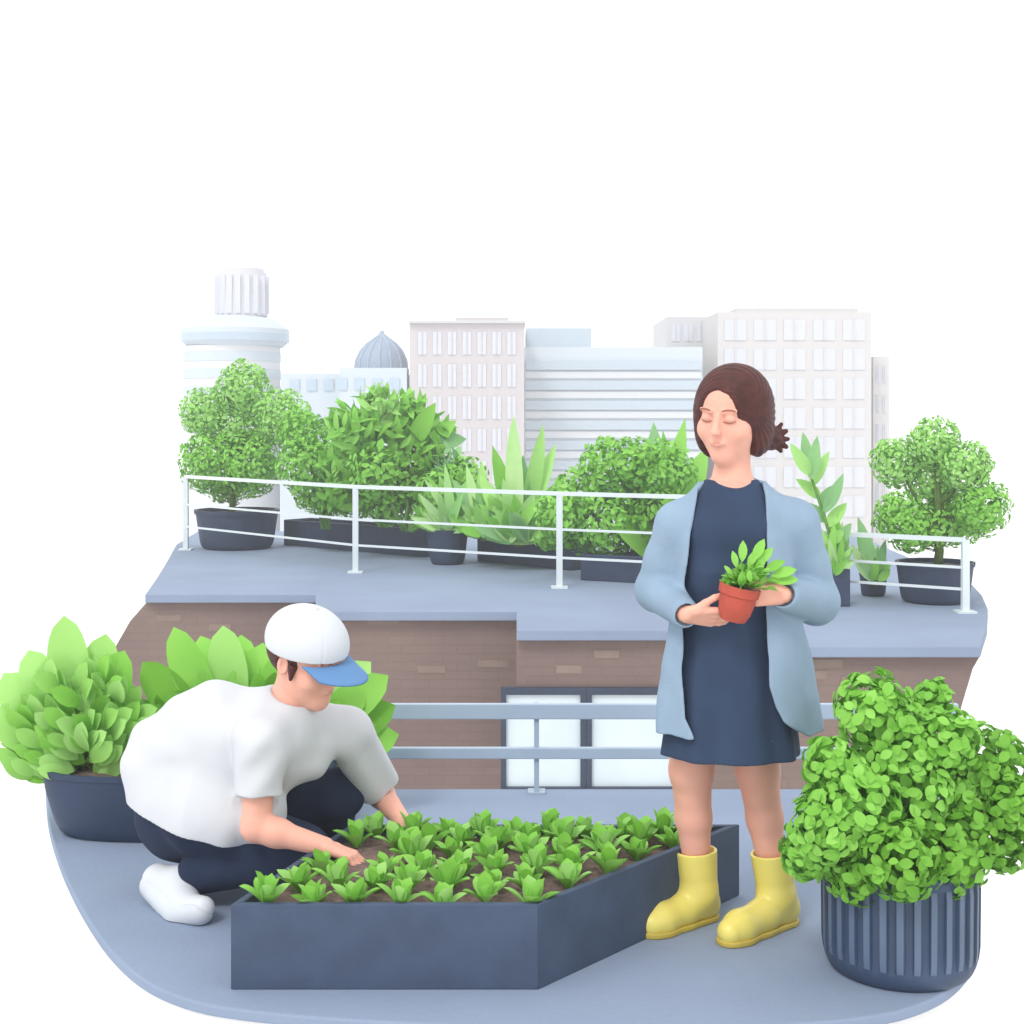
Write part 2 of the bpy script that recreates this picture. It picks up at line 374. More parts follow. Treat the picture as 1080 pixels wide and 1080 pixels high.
# windows of the third step
def window(x0,x1,y0,y1,label):
    d = ROW[2]+.12; a, b = P(x0,y1,d), P(x1,y0,d); t = .055
    m = MB(); m.box((a.x-t,d-.05,b.z),(b.x+t,d+.02,b.z+t*1.3)); m.box((a.x-t,d-.05,a.z),(a.x,d+.02,b.z)); m.box((b.x,d-.05,a.z),(b.x+t,d+.02,b.z)); m.box((a.x-t,d-.07,a.z-.04),(b.x+t,d+.02,a.z))
    fr = m.build('window', FRAME, fb); tag(fr, label)
    m = MB(); m.box((a.x,d-.012,a.z),(b.x,d+.01,b.z)); m.build('pane', GLASS, fr)
window(534,612,732,829,'wide window left of the dark mullion'); window(624,713,732,829,'wide window right of the dark mullion')

# railing on the far roof: two runs
def railing(pts, hgt, label, name='roof_railing'):
    base = [G(x,y,RZ) for x,y in pts]; r = thing(name, label, 'railing', base[0])
    for b in base:
        m = MB(); m.bar(b, b+Vector((0,0,hgt)), .075); m.bar(b, b+Vector((0,0,.02)), .2); m.build('post', RAIL, r)
    for k,(fr,wd) in enumerate(((1,.05),(.62,.028),(.32,.028))):
        m = MB()
        for a,b in zip(base, base[1:]): m.bar(a+Vector((0,-.002*k,hgt*fr)), b+Vector((0,-.002*k,hgt*fr)), wd)
        m.build('rail', RAIL, r)
railing([(196,580),(375,604),(590,620),(760,630)], 1.16, 'white metal railing with three rails crossing the far roof left of the woman')
railing([(862,634),(1018,646)], .78, 'shorter white metal railing at the right end of the far roof')

# low railing on the edge of the near deck
def deck_rail(x0,x1,posts,label):
    d = 5.78; r = thing('deck_railing', label, 'railing', ((x0-540)*d/F,d,0))
    for yt,th in ((750,.062),(794,.045)):
        m = MB(); a, b = P(x0,yt,d), P(x1,yt,d); m.bar(a,b,.03,th); m.build('rail', RAILB, r, bevel=.004)
    for px in posts:
        m = MB(); a = P(px,742,d); m.bar((a.x,d+.02,0),(a.x,d+.02,a.z),.02,.04); m.bar((a.x,d+.02,0),(a.x,d+.02,.008),.07,.07); m.build('post', RAILB, r)
deck_rail(330,1010,(352,566,905),'low pale blue railing of two bars along the back edge of the deck')

# ================================================================ CITY
def cbox(px0,px1,py0,d,depth,zb=-16):
    a, b = P(px0,py0,d), P(px1,py0,d); return (a.x,d,zb),(b.x,d+depth,a.z)
def dk(c, k=.925): return tuple(v*k for v in c)
def cm(n, c): return mat(n, dk(c), rough=.8, vary=.006, vscale=.1)
PB, PG, PP, PW = cm('pale_blue_cladding',(222,236,248)), cm('pale_grey_render',(226,225,228)), cm('pale_rose_render',(222,214,217)), cm('white_cladding',(240,245,251))
PBW, PLW, PGW = mat('blue_tint_glass',(182,202,220),rough=.4,vary=.01), mat('lilac_tint_glass',(216,219,230),rough=.4,vary=.01), mat('blue_white_glass',(214,226,236),rough=.4,vary=.01)
# tower with a wide disc
d = 95; t = thing('round_tower', 'pale tower with a wide disc under a narrow shaft at far left', 'tower', (P(248,440,d).x,d,-16))
c0 = P(250,440,d)
def cyl(m, cx, cy, z0, z1, r0, r1=None, n=40):
    m.rings([(z0,r0),(z1,r1 if r1 else r0)], lambda r,a: (cx+r[1]*math.cos(a), cy+r[1]*math.sin(a), r[0]), n)
zz = lambda py, d: H-(py-HZ)*d/F
m = MB(); cyl(m, P(245,0,d).x, d, -16, zz(366,d), 50*d/F); m.build('tower_body', cm('off_white_render',(246,249,253)), t, angle=40)
for y0,y1 in ((372,382),(390,400),(408,418),(428,438)):
    m = MB(); cyl(m, P(245,0,d).x, d, zz(y1,d), zz(y0,d), 50.6*d/F); m.build('window_band', PB, t, angle=40)
m = MB(); m.rings([(zz(366,d),50*d/F),(zz(360,d),56*d/F),(zz(348,d),56*d/F),(zz(338,d),44*d/F),(zz(334,d),30*d/F)], lambda r,a: (c0.x-.1+r[1]*math.cos(a), d+r[1]*math.sin(a), r[0]), 48); m.build('disc', PB, t, angle=40)
m = MB(); cyl(m, c0.x-.1, d, zz(361,d), zz(353,d), 56.6*d/F); m.build('disc_band', PBW, t, angle=40)
m = MB(); cyl(m, P(256,0,d).x, d, zz(334,d), zz(288,d), 26*d/F, 25*d/F, 32); cyl(m, P(256,0,d).x, d, zz(288,d), zz(284,d), 22*d/F); m.build('shaft', cm('lilac_render',(236,236,243)), t, angle=40)
for k in range(9):
    a = math.pi*(1.05+.9*k/8); r = 26.2*d/F; x, y = P(256,0,d).x+r*math.cos(a), d+r*math.sin(a)
    m = MB(); m.bar((x,y,zz(332,d)),(x,y,zz(292,d)),.35,.2); m.build('fin', PLW, t)
# domed hall
d = 88; t = thing('domed_hall', 'low pale blue hall with a pointed blue grey dome behind the trees', 'building', (P(365,0,d).x,d,-16))
m = MB(); m.box(*cbox(296,428,394,d,14)); m.box(*cbox(358,429,388,d-2,1.9)); m.build('wall', PB, t)
xc = P(398,0,d).x
m = MB(); R0 = 29*d/F; yb = d+3
hs = [(zz(392,d),R0*.98),(zz(386,d),R0),(zz(378,d),R0*.96),(zz(368,d),R0*.8),(zz(360,d),R0*.55),(zz(354,d),R0*.27),(zz(350,d),R0*.08),(zz(346,d),R0*.02)]
m.rings(hs, lambda r,a: (xc+r[1]*math.cos(a), yb+r[1]*math.sin(a), r[0]), 48); m.build('dome', mat('blue_grey_dome',(146,166,192),rough=.6,vary=.02,vscale=1), t, angle=60)
for k in range(7):
    a = math.pi*(1.08+.84*k/6); m = MB(); m.tube([(xc+r*1.01*math.cos(a), yb+r*1.01*math.sin(a), z) for z,r in hs], .08, 6); m.build('dome_rib', mat('dome_rib_metal',(160,178,202)), t)
for k in range(7):
    px = 306+k*18; a, b = P(px,412,d), P(px+10,400,d)
    m = MB(); m.box((a.x,d-.1 if px < 352 else d-2.1,a.z),(b.x,d if px < 352 else d-2.0,b.z)); m.build('window', PBW, t)
# rose office block
def grid_block(name, label, px0, px1, py, d, depth, wallm, winm, cols, rows, x_in, w_px, y0, dy, h_px, roof=None, skip=()):
    t = thing(name, label, 'building', (P((px0+px1)/2,0,d).x,d,-16))
    m = MB(); m.box(*cbox(px0,px1,py,d,depth)); m.build('wall', wallm, t)
    proto = None; sx = (px1-px0-2*x_in-w_px)/(cols-1)
    for j in range(rows):
        for i in range(cols):
            if proto is None:
                m = MB(); ww, hh = w_px*d/F, h_px*d/F
                m.box((0,-.04,-hh),(ww,0,0)); m.box((ww*.46,-.10,-hh),(ww*.54,-.045,0),1); o = m.build('window', [winm,wallm], t); proto = o
            else: o = proto.copy(); C.objects.link(o)
            p = P(px0+x_in+i*sx, y0+j*dy, d); o.location = (p.x, d-.02, p.z); o.parent = t; o.matrix_parent_inverse = Matrix.Translation(-t.location)
    if roof: roof(t)
    return t
def roof3(t):
    m = MB(); m.box(*(lambda a,b:((a[0],86.5,P(0,341,86).z),(b[0],97,b[2])))(*cbox(480,536,334.5,86,10))); m.build('roof_plant', PP, t)
    m = MB(); a, b = P(431,341,86), P(554,338,86); m.box((a.x,85.7,a.z),(b.x,98.2,b.z)); m.build('cornice', PG, t)
grid_block('office_block', 'pale rose office block with tall narrow windows left of the striped block', 432,553,340,86,12,PP,PLW,7,6,9,9,350,34,24,roof3)
# striped block
d = 92; t = thing('office_block', 'pale blue office block striped by ribbon windows, behind the woman', 'building', (P(645,0,d).x,d,-16))
m = MB(); m.box(*cbox(552,741,366,d,12)); m.build('wall', cm('ice_blue_cladding',(226,239,250)), t)
m = MB(); a, b = cbox(555,624,346,d+2,8); m.box((a[0],a[1],zz(366,d)),b); m.build('roof_plant', mat('blue_cladding',(192,209,223),rough=.7,vary=.01), t)
for k in range(7):
    y = 381+k*21; a, b = P(554,y+9,d), P(739,y,d); m = MB(); m.box((a.x,d-.25,a.z),(b.x,d,b.z)); m.build('window_band', mat('ribbon_glass',(190,206,220),rough=.4,vary=.01), t)
for k in range(6):
    y = 392+k*21; a, b = P(554,y+7,d), P(739,y,d); m = MB(); m.box((a.x,d-.12,a.z),(b.x,d,b.z)); m.build('spandrel', PW, t)
# small grey blocks and the big beige one
grid_block('office_block', 'small pale grey block peeking up just left of the woman\'s head', 703,762,334,104,10,PG,PLW,4,6,5,9,342,26,18)
def roof6(t):
    m = MB(); a, b = cbox(776,905,325,97,9); m.box((a[0],97,zz(329,96)),b); m.build('roof_plant', PG, t)
grid_block('office_block', 'tall pale beige block with large square windows right of the woman\'s head', 757,919,329,96,12,cm('pale_beige_render',(231,227,226)),PLW,5,8,7,23,337,31,22,roof6)
grid_block('office_block', 'low narrow pale block at the right edge of the skyline', 921,938,376,99,9,cm('pale_sand_render',(238,234,233)),PLW,2,7,3,4,386,31,18)

# ================================================================ FAR ROOF PLANTS
def tapered_pot(parent, c, r, h, m=POTD, taper=.86, ribs=0, n=64, rimh=None, round_b=.12):
    mb = MB(); rows = []
    for t in (0,.02,.05,.1): rows.append((t*h*1.0, r*taper*(1-round_b*(1-math.sin(min(1,t/.1)*math.pi/2)))))
    for t in (.2,.4,.6,.8,.9): rows.append((t*h, r*(taper+(1-taper)*t)))
    rows += [(h*.9, r*1.02),(h, r*1.03),(h, r*.93),(h*.9, r*.92)]
    mb.rings(rows, lambda q,a: (c[0]+q[1]*math.cos(a), c[1]+q[1]*math.sin(a), c[2]+q[0]), n)
    p = mb.build('pot', m, parent, angle=35)
    mb = MB(); mb.rings([(h*.88, r*.925),(h*.91, r*.5),(h*.92,r*.05)], lambda q,a: (c[0]+q[1]*math.cos(a), c[1]+q[1]*math.sin(a), c[2]+q[0]), 24); mb.build('soil', SOIL, parent, True)
    return p
def far_tree(base, pot_r, pot_h, lobes_px, d, trunk_top, label, leaf=.085):
    t = thing('potted_tree', label, 'potted tree', base, 'small trees in dark pots on the far roof')
    kk = (base[1]+pot_r)/base[1]; base = (base[0]*kk, base[1]+pot_r, base[2]); d = base[1]; t.location = base
    tapered_pot(t, base, pot_r, pot_h)
    mb = MB(); top = P(*trunk_top, d); b0 = Vector((top.x+.02, d, base[2]+pot_h*.9))
    pts = [b0.lerp(top, k/6)+Vector((.02*math.sin(k*1.7),.02*math.cos(k),0)) for k in range(7)]
    mb.tube(pts, [.055-.005*k for k in range(7)], 9)
    for k in range(7):
        lx, ly, lr = lobes_px[k%len(lobes_px)][:3]; q = P(lx, ly, d+.25*math.sin(k*2.1)); s = pts[2+k%4]; mid = s.lerp(q,.5)+Vector((0,0,-.08))
        mb.tube([s, mid, q], [.03,.02,.008], 6)
    mb.build('trunk', TRUNK, t, True)
    lv = Leaves(); L = []
    for k,(lx,ly,lr,mi) in enumerate(lobes_px): L.append((tuple(P(lx,ly,d+.3*math.sin(k*2.4))), lr*d/F, mi))
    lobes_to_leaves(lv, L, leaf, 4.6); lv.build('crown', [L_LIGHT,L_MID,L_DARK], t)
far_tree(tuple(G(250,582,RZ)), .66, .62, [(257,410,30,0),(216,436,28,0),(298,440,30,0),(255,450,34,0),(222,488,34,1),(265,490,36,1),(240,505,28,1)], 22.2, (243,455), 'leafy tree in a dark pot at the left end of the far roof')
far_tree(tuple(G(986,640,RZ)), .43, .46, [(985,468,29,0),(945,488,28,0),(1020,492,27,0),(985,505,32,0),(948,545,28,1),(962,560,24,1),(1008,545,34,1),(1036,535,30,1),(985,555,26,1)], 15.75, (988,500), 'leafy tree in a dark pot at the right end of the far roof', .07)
def trough(a, b, hgt, depth, label, m=POTD):
    a, b = Vector(a), Vector(b); t = thing('long_planter', label, 'planter', a.lerp(b,.5), 'dark planters on the far roof')
    ax = (b-a).normalized(); n = Vector((-ax.y, ax.x, 0)); mb = MB(); wt = .04
    def quad(off, z, s0=0): return [a+ax*s0+n*off+Vector((0,0,z)) for _ in (0,)]
    o = [a, b, b+n*depth, a+n*depth]; i = [a+ax*wt+n*wt, b-ax*wt+n*wt, b-ax*wt+n*(depth-wt), a+ax*wt+n*(depth-wt)]
    Z = lambda z: Vector((0,0,z))
    mb.add([p for p in o]+[p+Z(hgt) for p in o]+[p+Z(hgt) for p in i]+[p+Z(hgt*.85) for p in i],
           [(0,3,2,1)]+[(k,(k+1)%4,4+(k+1)%4,4+k) for k in range(4)]+[(4+k,4+(k+1)%4,8+(k+1)%4,8+k) for k in range(4)]+[(8+k,8+(k+1)%4,12+(k+1)%4,12+k) for k in range(4)]+[(12,13,14,15)])
    mb.build('box', m, t, bevel=.015)
    mb = MB(); mb.add([p+Z(hgt*.87) for p in i], [(0,1,2,3)]); mb.build('soil', SOIL, t); return t
trough(G(299,575,RZ), G(449,588,RZ), .42, .6, 'long dark planter between the left tree and the small round pot')
trough(G(503,592,RZ), G(604,602,RZ), .38, .5, 'long dark planter under the tall sword leaves')
trough(G(612,612,RZ), G(706,617,RZ), .34, .5, 'dark planter just left of the woman on the far roof')
trough(G(862,640,RZ), G(897,640,RZ), .42, .5, 'short dark planter just right of the woman on the far roof')

def lobe_shrub(name, label, cat, lobes_px, d, leaf, base_px, mats=(L_LIGHT,L_MID,L_DARK), dens=3.4, group='shrubs on the far roof', tpl=SMALL, stems=6):
    b = P(*base_px, d); t = thing(name, label, cat, b, group)
    mb = MB()
    for k in range(stems):
        q = lobes_px[k%len(lobes_px)]; p = P(q[0],q[1],d+.1*math.sin(k)); mb.tube([b+Vector((.02*k-.06,.02*math.sin(k),0)), b.lerp(p,.5), p], [.018*d/10,.012*d/10,.005*d/10], 6)
    mb.build('stem', STEM, t, True)
    lv = Leaves(); L = [(tuple(P(x,y,d+.012*d*math.sin(k*2.4))), r*d/F, mi) for k,(x,y,r,mi) in enumerate(lobes_px)]
    lobes_to_leaves(lv, L, leaf, dens, tpl=tpl); return lv, t
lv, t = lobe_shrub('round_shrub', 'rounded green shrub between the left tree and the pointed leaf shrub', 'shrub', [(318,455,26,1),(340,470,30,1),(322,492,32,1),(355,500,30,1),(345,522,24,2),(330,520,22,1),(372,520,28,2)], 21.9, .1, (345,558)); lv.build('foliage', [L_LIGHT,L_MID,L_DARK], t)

def blade_tpl(n=7, w=.16, bend=.25, tip=.75, fold=.25): return leaf_tpl(n, w, tip, fold, bend, .3)
def fan(lv, base, tips, d, width, mi, bend=.15, jitter=.0, n=7, tip=.75, fold=.2, face=(0,-1,.25), w_rel=None):
    for (tx,ty) in tips:
        dd = d+RNG.uniform(-1,1)*jitter; b = P(base[0]+RNG.uniform(-1,1)*3, base[1], dd); p = P(tx, ty, dd+RNG.uniform(-1,1)*jitter*1.5); v = p-b; L = v.length
        nn = Vector(face)+Vector((RNG.uniform(-.5,.5),0,RNG.uniform(-.2,.3)))
        lv.add([tuple(b)], [tuple(v)], [tuple(nn)], L, leaf_tpl(n, width/L, tip, fold, bend*RNG.uniform(.6,1.4)*.5, .3), mi)
def pointed_plant(name, label, cat, base, d, tips, width, mis, mats, jitter=.15, group='leafy plants on the far roof', n_extra=0, spread=(40,60), bend=.15, tip=.75, ex_len=(.5,1)):
    t = thing(name, label, cat, P(*base,d), group); lv = Leaves()
    for k,tp in enumerate(tips): fan(lv, base, [tp], d, width*RNG.uniform(.85,1.15), mis[k%len(mis)], bend, jitter, tip=tip)
    for k in range(n_extra):
        a = RNG.uniform(-1.35,1.35); r = RNG.uniform(*ex_len); fan(lv, (base[0]+RNG.uniform(-.25,.25)*spread[0],base[1]), [(base[0]+math.sin(a)*spread[0]*r, base[1]-math.cos(a)*spread[1]*r)], d, width*RNG.uniform(.6,1), mis[RNG.integers(len(mis))], bend, jitter*2.5, tip=tip)
    lv.build('leaves', mats, t)
    mb = MB(); b = P(*base,d)
    for k in range(4): mb.tube([b+Vector((.03*k-.05,.02,-.06)), b+Vector((.05*k-.08,.0,.12*d/20))], .012*d/20+.004, 6)
    mb.build('stem', STEM, t, True); return t
G5 = [L_LIGHT,L_MID,L_DARK,L_GREY,L_PALE]
lv, t = lobe_shrub('pointed_shrub', 'large bushy shrub of pointed leaves in front of the rose office block', 'shrub', [(398,436,26,0),(430,440,24,1),(372,456,26,1),(455,462,24,1),(405,470,34,1),(440,490,32,2),(370,492,32,1),(470,492,22,3),(400,515,34,1),(445,522,30,1),(360,520,22,2)], 21.0, .2, (405,556), dens=.1)
lobes_to_leaves(lv, [(tuple(P(x,y,21+.3*math.sin(k*2.4))), rr_*21/F, mi) for k,(x,y,rr_,mi) in enumerate([(398,432,24,0),(430,436,22,1),(372,452,26,1),(455,460,24,1),(405,470,34,1),(440,490,32,2),(370,492,32,1),(472,492,20,3),(400,515,34,1),(445,522,30,1),(360,520,22,2)])], .30, 4.2, tpl=leaf_tpl(5,.34,.9,.2,.2,.2), up=.7, nj=.4, outw=1.0)
for tx,ty in ((398,402),(432,406),(372,426),(458,424),(350,450),(480,444),(415,412),(447,414),(492,462),(385,414)): fan(lv, (405+(tx-405)*.6,470), [(tx,ty)], 21.0, .3, RNG.integers(0,4), .15, .2)
lv.build('foliage', G5, t)
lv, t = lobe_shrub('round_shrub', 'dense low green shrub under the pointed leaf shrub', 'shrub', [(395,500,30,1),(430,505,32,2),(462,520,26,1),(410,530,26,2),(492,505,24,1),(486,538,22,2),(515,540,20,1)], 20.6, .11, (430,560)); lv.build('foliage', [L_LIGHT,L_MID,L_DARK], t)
# small round pot with a light tuft
pb = G(472,597,RZ); pb = Vector((pb.x*(pb.y+.3)/pb.y, pb.y+.3, RZ)); t = thing('potted_plant', 'light green tuft in the small round dark pot behind the railing', 'potted plant', pb, None); tapered_pot(t, tuple(pb), .30, .5, taper=.8)
lv = Leaves()
for k in range(110):
    a = RNG.uniform(-1.45,1.45); r = RNG.uniform(.5,1); fan(lv, (472+RNG.uniform(-12,12),560), [(476+math.sin(a)*44*r, 562-math.cos(a)*74*r)], pb.y, .15, [0,1,4][k%3], .3, .25)
lv.build('leaves', G5, t)
pointed_plant('sword_plant', 'tall plant of upright sword shaped leaves before the striped office block', 'plant', (548,572), 19.6,
  [(541,438),(574,448),(586,468),(520,470),(562,500),(530,505),(600,500),(505,500),(612,520),(552,480)], .24, [4,0,0,1,3], G5, .12, n_extra=80, spread=(58,62), bend=.05, tip=.95)
t = pointed_plant('tufted_plant', 'loose tuft of pale narrow leaves left of the sword leaves', 'plant', (512,566), 19.9, [(490,490),(508,485),(478,505),(530,515)], .2, [4,0,3,1], G5, .15, n_extra=50, spread=(40,58))
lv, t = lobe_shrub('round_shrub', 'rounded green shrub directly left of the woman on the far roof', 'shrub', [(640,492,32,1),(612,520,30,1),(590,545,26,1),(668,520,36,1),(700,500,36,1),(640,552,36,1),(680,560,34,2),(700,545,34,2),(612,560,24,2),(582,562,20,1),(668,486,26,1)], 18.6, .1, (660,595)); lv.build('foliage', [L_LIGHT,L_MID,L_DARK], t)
pointed_plant('pointed_shrub', 'plant with broad pointed leaves rising beside the woman\'s face', 'shrub', (700,590), 18.9, [(688,444),(720,442),(745,470),(668,468),(655,490),(735,500),(705,455),(750,520)], .42, [3,1,1,2], G5, .2, n_extra=40, spread=(55,120))
# right of the woman
t = thing('slender_plant', 'slender stem with grey green pointed leaves right of the woman\'s shoulder', 'plant', P(884,615,15.9), None)
mb = MB(); mb.tube([P(884,615,15.9),P(874,560,15.9),P(858,510,15.9),P(848,482,15.9)], [.025,.02,.015,.006], 8); mb.build('stem', STEM, t, True)
lv = Leaves()
for b,tp in [((850,490),(848,456)),((852,500),(834,468)),((858,512),(874,476)),((862,525),(840,505)),((868,540),(890,500)),((872,555),(893,530)),((872,550),(850,530)),((878,575),(898,552)),((878,580),(856,560)),((880,590),(900,580)),((880,595),(862,585)),((855,505),(862,460)),((866,535),(878,512)),((876,570),(890,560))]:
    fan(lv, b, [tp], 15.9, .15, 3 if RNG.random() < .6 else 0, .1, .1)
for k in range(70):
    a = RNG.uniform(-1.4,1.4); fan(lv, (880,606), [(880+math.sin(a)*24*RNG.uniform(.5,1), 604-math.cos(a)*70*RNG.uniform(.3,1))], 15.9, .10, [0,4,1][k%3], .2, .15)
lv.build('leaves', G5, t)
pointed_plant('tufted_plant', 'grey green tuft leaning against the right tree\'s pot', 'plant', (922,612), 16.3, [(906,545),(916,560),(898,575),(934,570),(905,560)], .15, [3,1,4], G5, .1, n_extra=16, spread=(22,40), group=None)
pg = G(921,628,RZ); t = thing('round_pot', 'squat dark pot under the grey green tuft', 'pot', pg); tapered_pot(t, tuple(pg), .16, .26)

# ================================================================ NEAR PLANTS
# oval trough at the left, two plants in it
bc = G(196,893); bc.y += .25; t = thing('oval_planter', 'wide dark oval planter behind the crouching person', 'planter', bc)
mb = MB(); X0, X1 = P(43,0,5.25).x, P(352,0,5.25).x; xc, rx = (X0+X1)/2, (X1-X0)/2; ht = .245
def sup(q, a, e=.62):
    c, s = math.cos(a), math.sin(a); return (xc+q[1]*rx*abs(c)**e*(1 if c>=0 else -1), bc.y+q[1]*.25*abs(s)**e*(1 if s>=0 else -1)+(0), q[0])
mb.rings([(0,.80),(.004,.84),(.02,.875),(.05,.905),(.1,.935),(.16,.965),(ht-.02,.985),(ht-.02,1.0),(ht,1.0),(ht,.955),(ht-.03,.95)], sup, 96); mb.build('pot', POTD, t, angle=35)
mb = MB(); mb.rings([(ht-.03,.95),(ht-.025,.4),(ht-.02,.02)], sup, 48); mb.build('soil', SOIL, t, True)
OB = dict(tip=1.25)
def hosta(label, base, d, tips, width, n_extra, spread, mis, mats, group='leafy shrubs in the oval planter', floor=830):
    t = thing('broadleaf_shrub', label, 'shrub', P(*base,d), group); lv = Leaves()
    for k,(tx,ty) in enumerate(tips):
        p = P(tx,ty,d+RNG.uniform(-.08,.05)); q = P(base[0]+(tx-base[0])*.35, base[1]+(ty-base[1])*.35, d); v = p-q; L = v.length
        nn = (-.25*np.sign(tx-base[0])*0+RNG.uniform(-.3,.3), -1, .35); lv.add([tuple(q)], [tuple(v)], [nn], L, leaf_tpl(12, min(width,L*.55)/L, 1.3, .12, .16, .1, .5), mis[k%len(mis)])
    for k in range(n_extra):
        a = RNG.uniform(-1.5,1.5); az = RNG.uniform(-1,1); r = RNG.uniform(.25,.86); e = (base[0]+math.sin(a)*spread[0]*r, base[1]-abs(math.cos(a))*spread[1]*r-4)
        p = P(*e, d+az*.2*(1-r*.5)); L = RNG.uniform(.09,.15); dr = Vector((math.sin(a)*.8+RNG.uniform(-.3,.3), -.25+az*.6, .75+RNG.uniform(-.3,.2))).normalized()
        lv.add([tuple(p-dr*L*.6)], [tuple(dr)], [(RNG.uniform(-.4,.4)+math.sin(a)*.3, -1 if az < .4 else .6, .5)], L, leaf_tpl(8, .5, 1.25, .14, .22, .1, .52), mis[RNG.integers(len(mis))])
    lv.build('leaves', mats, t)
    mb = MB(); b = P(*base,d)
    for k in range(14):
        tx, ty = tips[k%len(tips)]; p = P(base[0]+(tx-base[0])*.6, base[1]+(ty-base[1])*.6, d+.01*(k-7)); mb.tube([b+Vector((.02*(k-7),0,-.03)), (b+p)/2+Vector((0,0,.02)), p], [.007,.006,.003], 6)
    mb.build('stem', STEM, t, True)
hosta('light green shrub of rounded upright leaves at the left edge', (88,822), 5.3, [(66,655),(28,688),(108,672),(2,712),(126,690),(-6,748),(44,700),(88,690),(8,782),(22,812),(132,715),(140,760),(60,690),(30,740)], .15, 330, (94,140), [0,0,0,0,1], G5)
hosta('mid green shrub of rounded leaves behind the crouching person', (262,824), 5.42, [(178,668),(206,672),(232,664),(250,670),(150,702),(276,680),(300,690),(388,700),(404,716),(412,745),(415,775),(330,690),(160,735),(145,770),(380,730),(398,760)], .15, 360, (150,128), [1,1,0,1,2], G5)

# ribbed pot with the big bush
c = G(948,1050); c.y += .2; c.x = (949-540)*c.y/F
t = thing('potted_bush', 'big round lobed bush in a ribbed slate pot at the right', 'potted bush', c)
mb = MB(); R0 = 80*c.y/F; HT = .305; NR = 30; rows = []
for z,r in [(0,.86),(.006,.90),(.016,.935),(.03,.965),(.045,.985)]: rows.append((z,r,0))
for k in range(9): rows.append((.055+(HT-.085)*k/8, .99+.01*k/8, 1 if 0 < k < 8 else .3))
rows += [(HT-.03,1.03,0),(HT,1.03,0),(HT,.95,0),(HT-.03,.94,0)]
mb.rings(rows, lambda q,a: (c.x+R0*(q[1]+q[2]*.022*(1 if math.sin(a*NR) > 0 else -1))*math.cos(a), c.y+R0*(q[1]+q[2]*.022*(1 if math.sin(a*NR) > 0 else -1))*math.sin(a), q[0]), 480)
pb_ = mb.build('pot', [POTB, mat('pale_slate_plastic',(98,116,142),rough=.5,vary=.03,vscale=5)], t, angle=30)
for p_ in pb_.data.polygons:
    q_ = p_.center
    if .062 < q_.z < HT-.034 and math.sin(math.atan2(q_.y-c.y, q_.x-c.x)*NR) > .25 and len(p_.vertices) == 4: p_.material_index = 1
mb = MB(); mb.rings([(HT-.04,.93),(HT-.03,.3),(HT-.03,.02)], lambda q,a: (c.x+R0*q[1]*math.cos(a), c.y+R0*q[1]*math.sin(a), q[0]), 32); mb.build('soil', SOIL, t, True)
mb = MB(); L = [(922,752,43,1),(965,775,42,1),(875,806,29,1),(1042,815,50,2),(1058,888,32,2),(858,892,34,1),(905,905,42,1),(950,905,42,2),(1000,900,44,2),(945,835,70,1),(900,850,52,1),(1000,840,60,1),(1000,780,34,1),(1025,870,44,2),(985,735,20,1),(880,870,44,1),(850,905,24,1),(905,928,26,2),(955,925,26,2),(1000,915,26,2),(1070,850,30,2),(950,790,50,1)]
for k in range(16):
    x,y,r,_ = L[k%len(L)]; p = P(x,y+r*.3,c.y-.05+.1*math.sin(k)); s = Vector((c.x+.05*math.sin(k*2), c.y+.05*math.cos(k*2), HT-.04)); mb.tube([s, s.lerp(p,.5)+Vector((0,0,.03)), p], [.011,.008,.003], 7)
mb.build('stem', STEM, t, True)
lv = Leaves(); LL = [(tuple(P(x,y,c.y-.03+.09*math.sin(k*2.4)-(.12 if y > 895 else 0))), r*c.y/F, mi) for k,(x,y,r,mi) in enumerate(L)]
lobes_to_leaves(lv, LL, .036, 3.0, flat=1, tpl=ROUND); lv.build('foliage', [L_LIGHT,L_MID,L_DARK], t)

# raised bed
FL, FR, BR, BL = (-.752,3.80), (.071,3.80), (.728,4.55), (-.515,4.55); BH = .228
t = thing('raised_bed', 'slate blue raised planting bed between the two people', 'raised bed', (0,4.1,0))
o = [Vector((*p,0)) for p in (FL,FR,BR,BL)]; cen = sum(o, Vector())/4; wt = .022
def inset(pts, w):
    out = []
    for i in range(4):
        p, a, b = pts[i], pts[i-1], pts[(i+1)%4]; e0 = (p-a).normalized(); e1 = (b-p).normalized(); n0, n1 = Vector((-e0.y,e0.x,0)), Vector((-e1.y,e1.x,0))
        m = (n0+n1).normalized(); out.append(p+m*(w/max(.3,m.dot(n0))))
    return out
inn = inset(o, wt)
for k in range(4):
    j = (k+1)%4; mb = MB(); Z = Vector((0,0,BH)); a, b, c2, d2 = o[k], o[j], inn[j], inn[k]
    mb.add([a,b,c2,d2,a+Z,b+Z,c2+Z,d2+Z], [(0,3,2,1),(4,5,6,7),(0,1,5,4),(1,2,6,5),(2,3,7,6),(3,0,4,7)])
    mb.build('side_board', BED, t, bevel=.003)
def soil_z(x, y): return .196+.008*math.sin(x*23+y*9)*math.cos(y*31)+.004*math.sin(x*71)*math.sin(y*67)
mb = MB(); N1, N2 = 70, 50; vs = []
i4 = inn
for j in range(N2+1):
    for i in range(N1+1):
        u, v = i/N1, j/N2; p = (i4[0]*(1-u)+i4[1]*u)*(1-v)+(i4[3]*(1-u)+i4[2]*u)*v; vs.append((p.x,p.y,soil_z(p.x,p.y)))
mb.add(vs, [(j*(N1+1)+i, j*(N1+1)+i+1, (j+1)*(N1+1)+i+1, (j+1)*(N1+1)+i) for j in range(N2) for i in range(N1)]); mb.build('soil', SOIL, t, True)
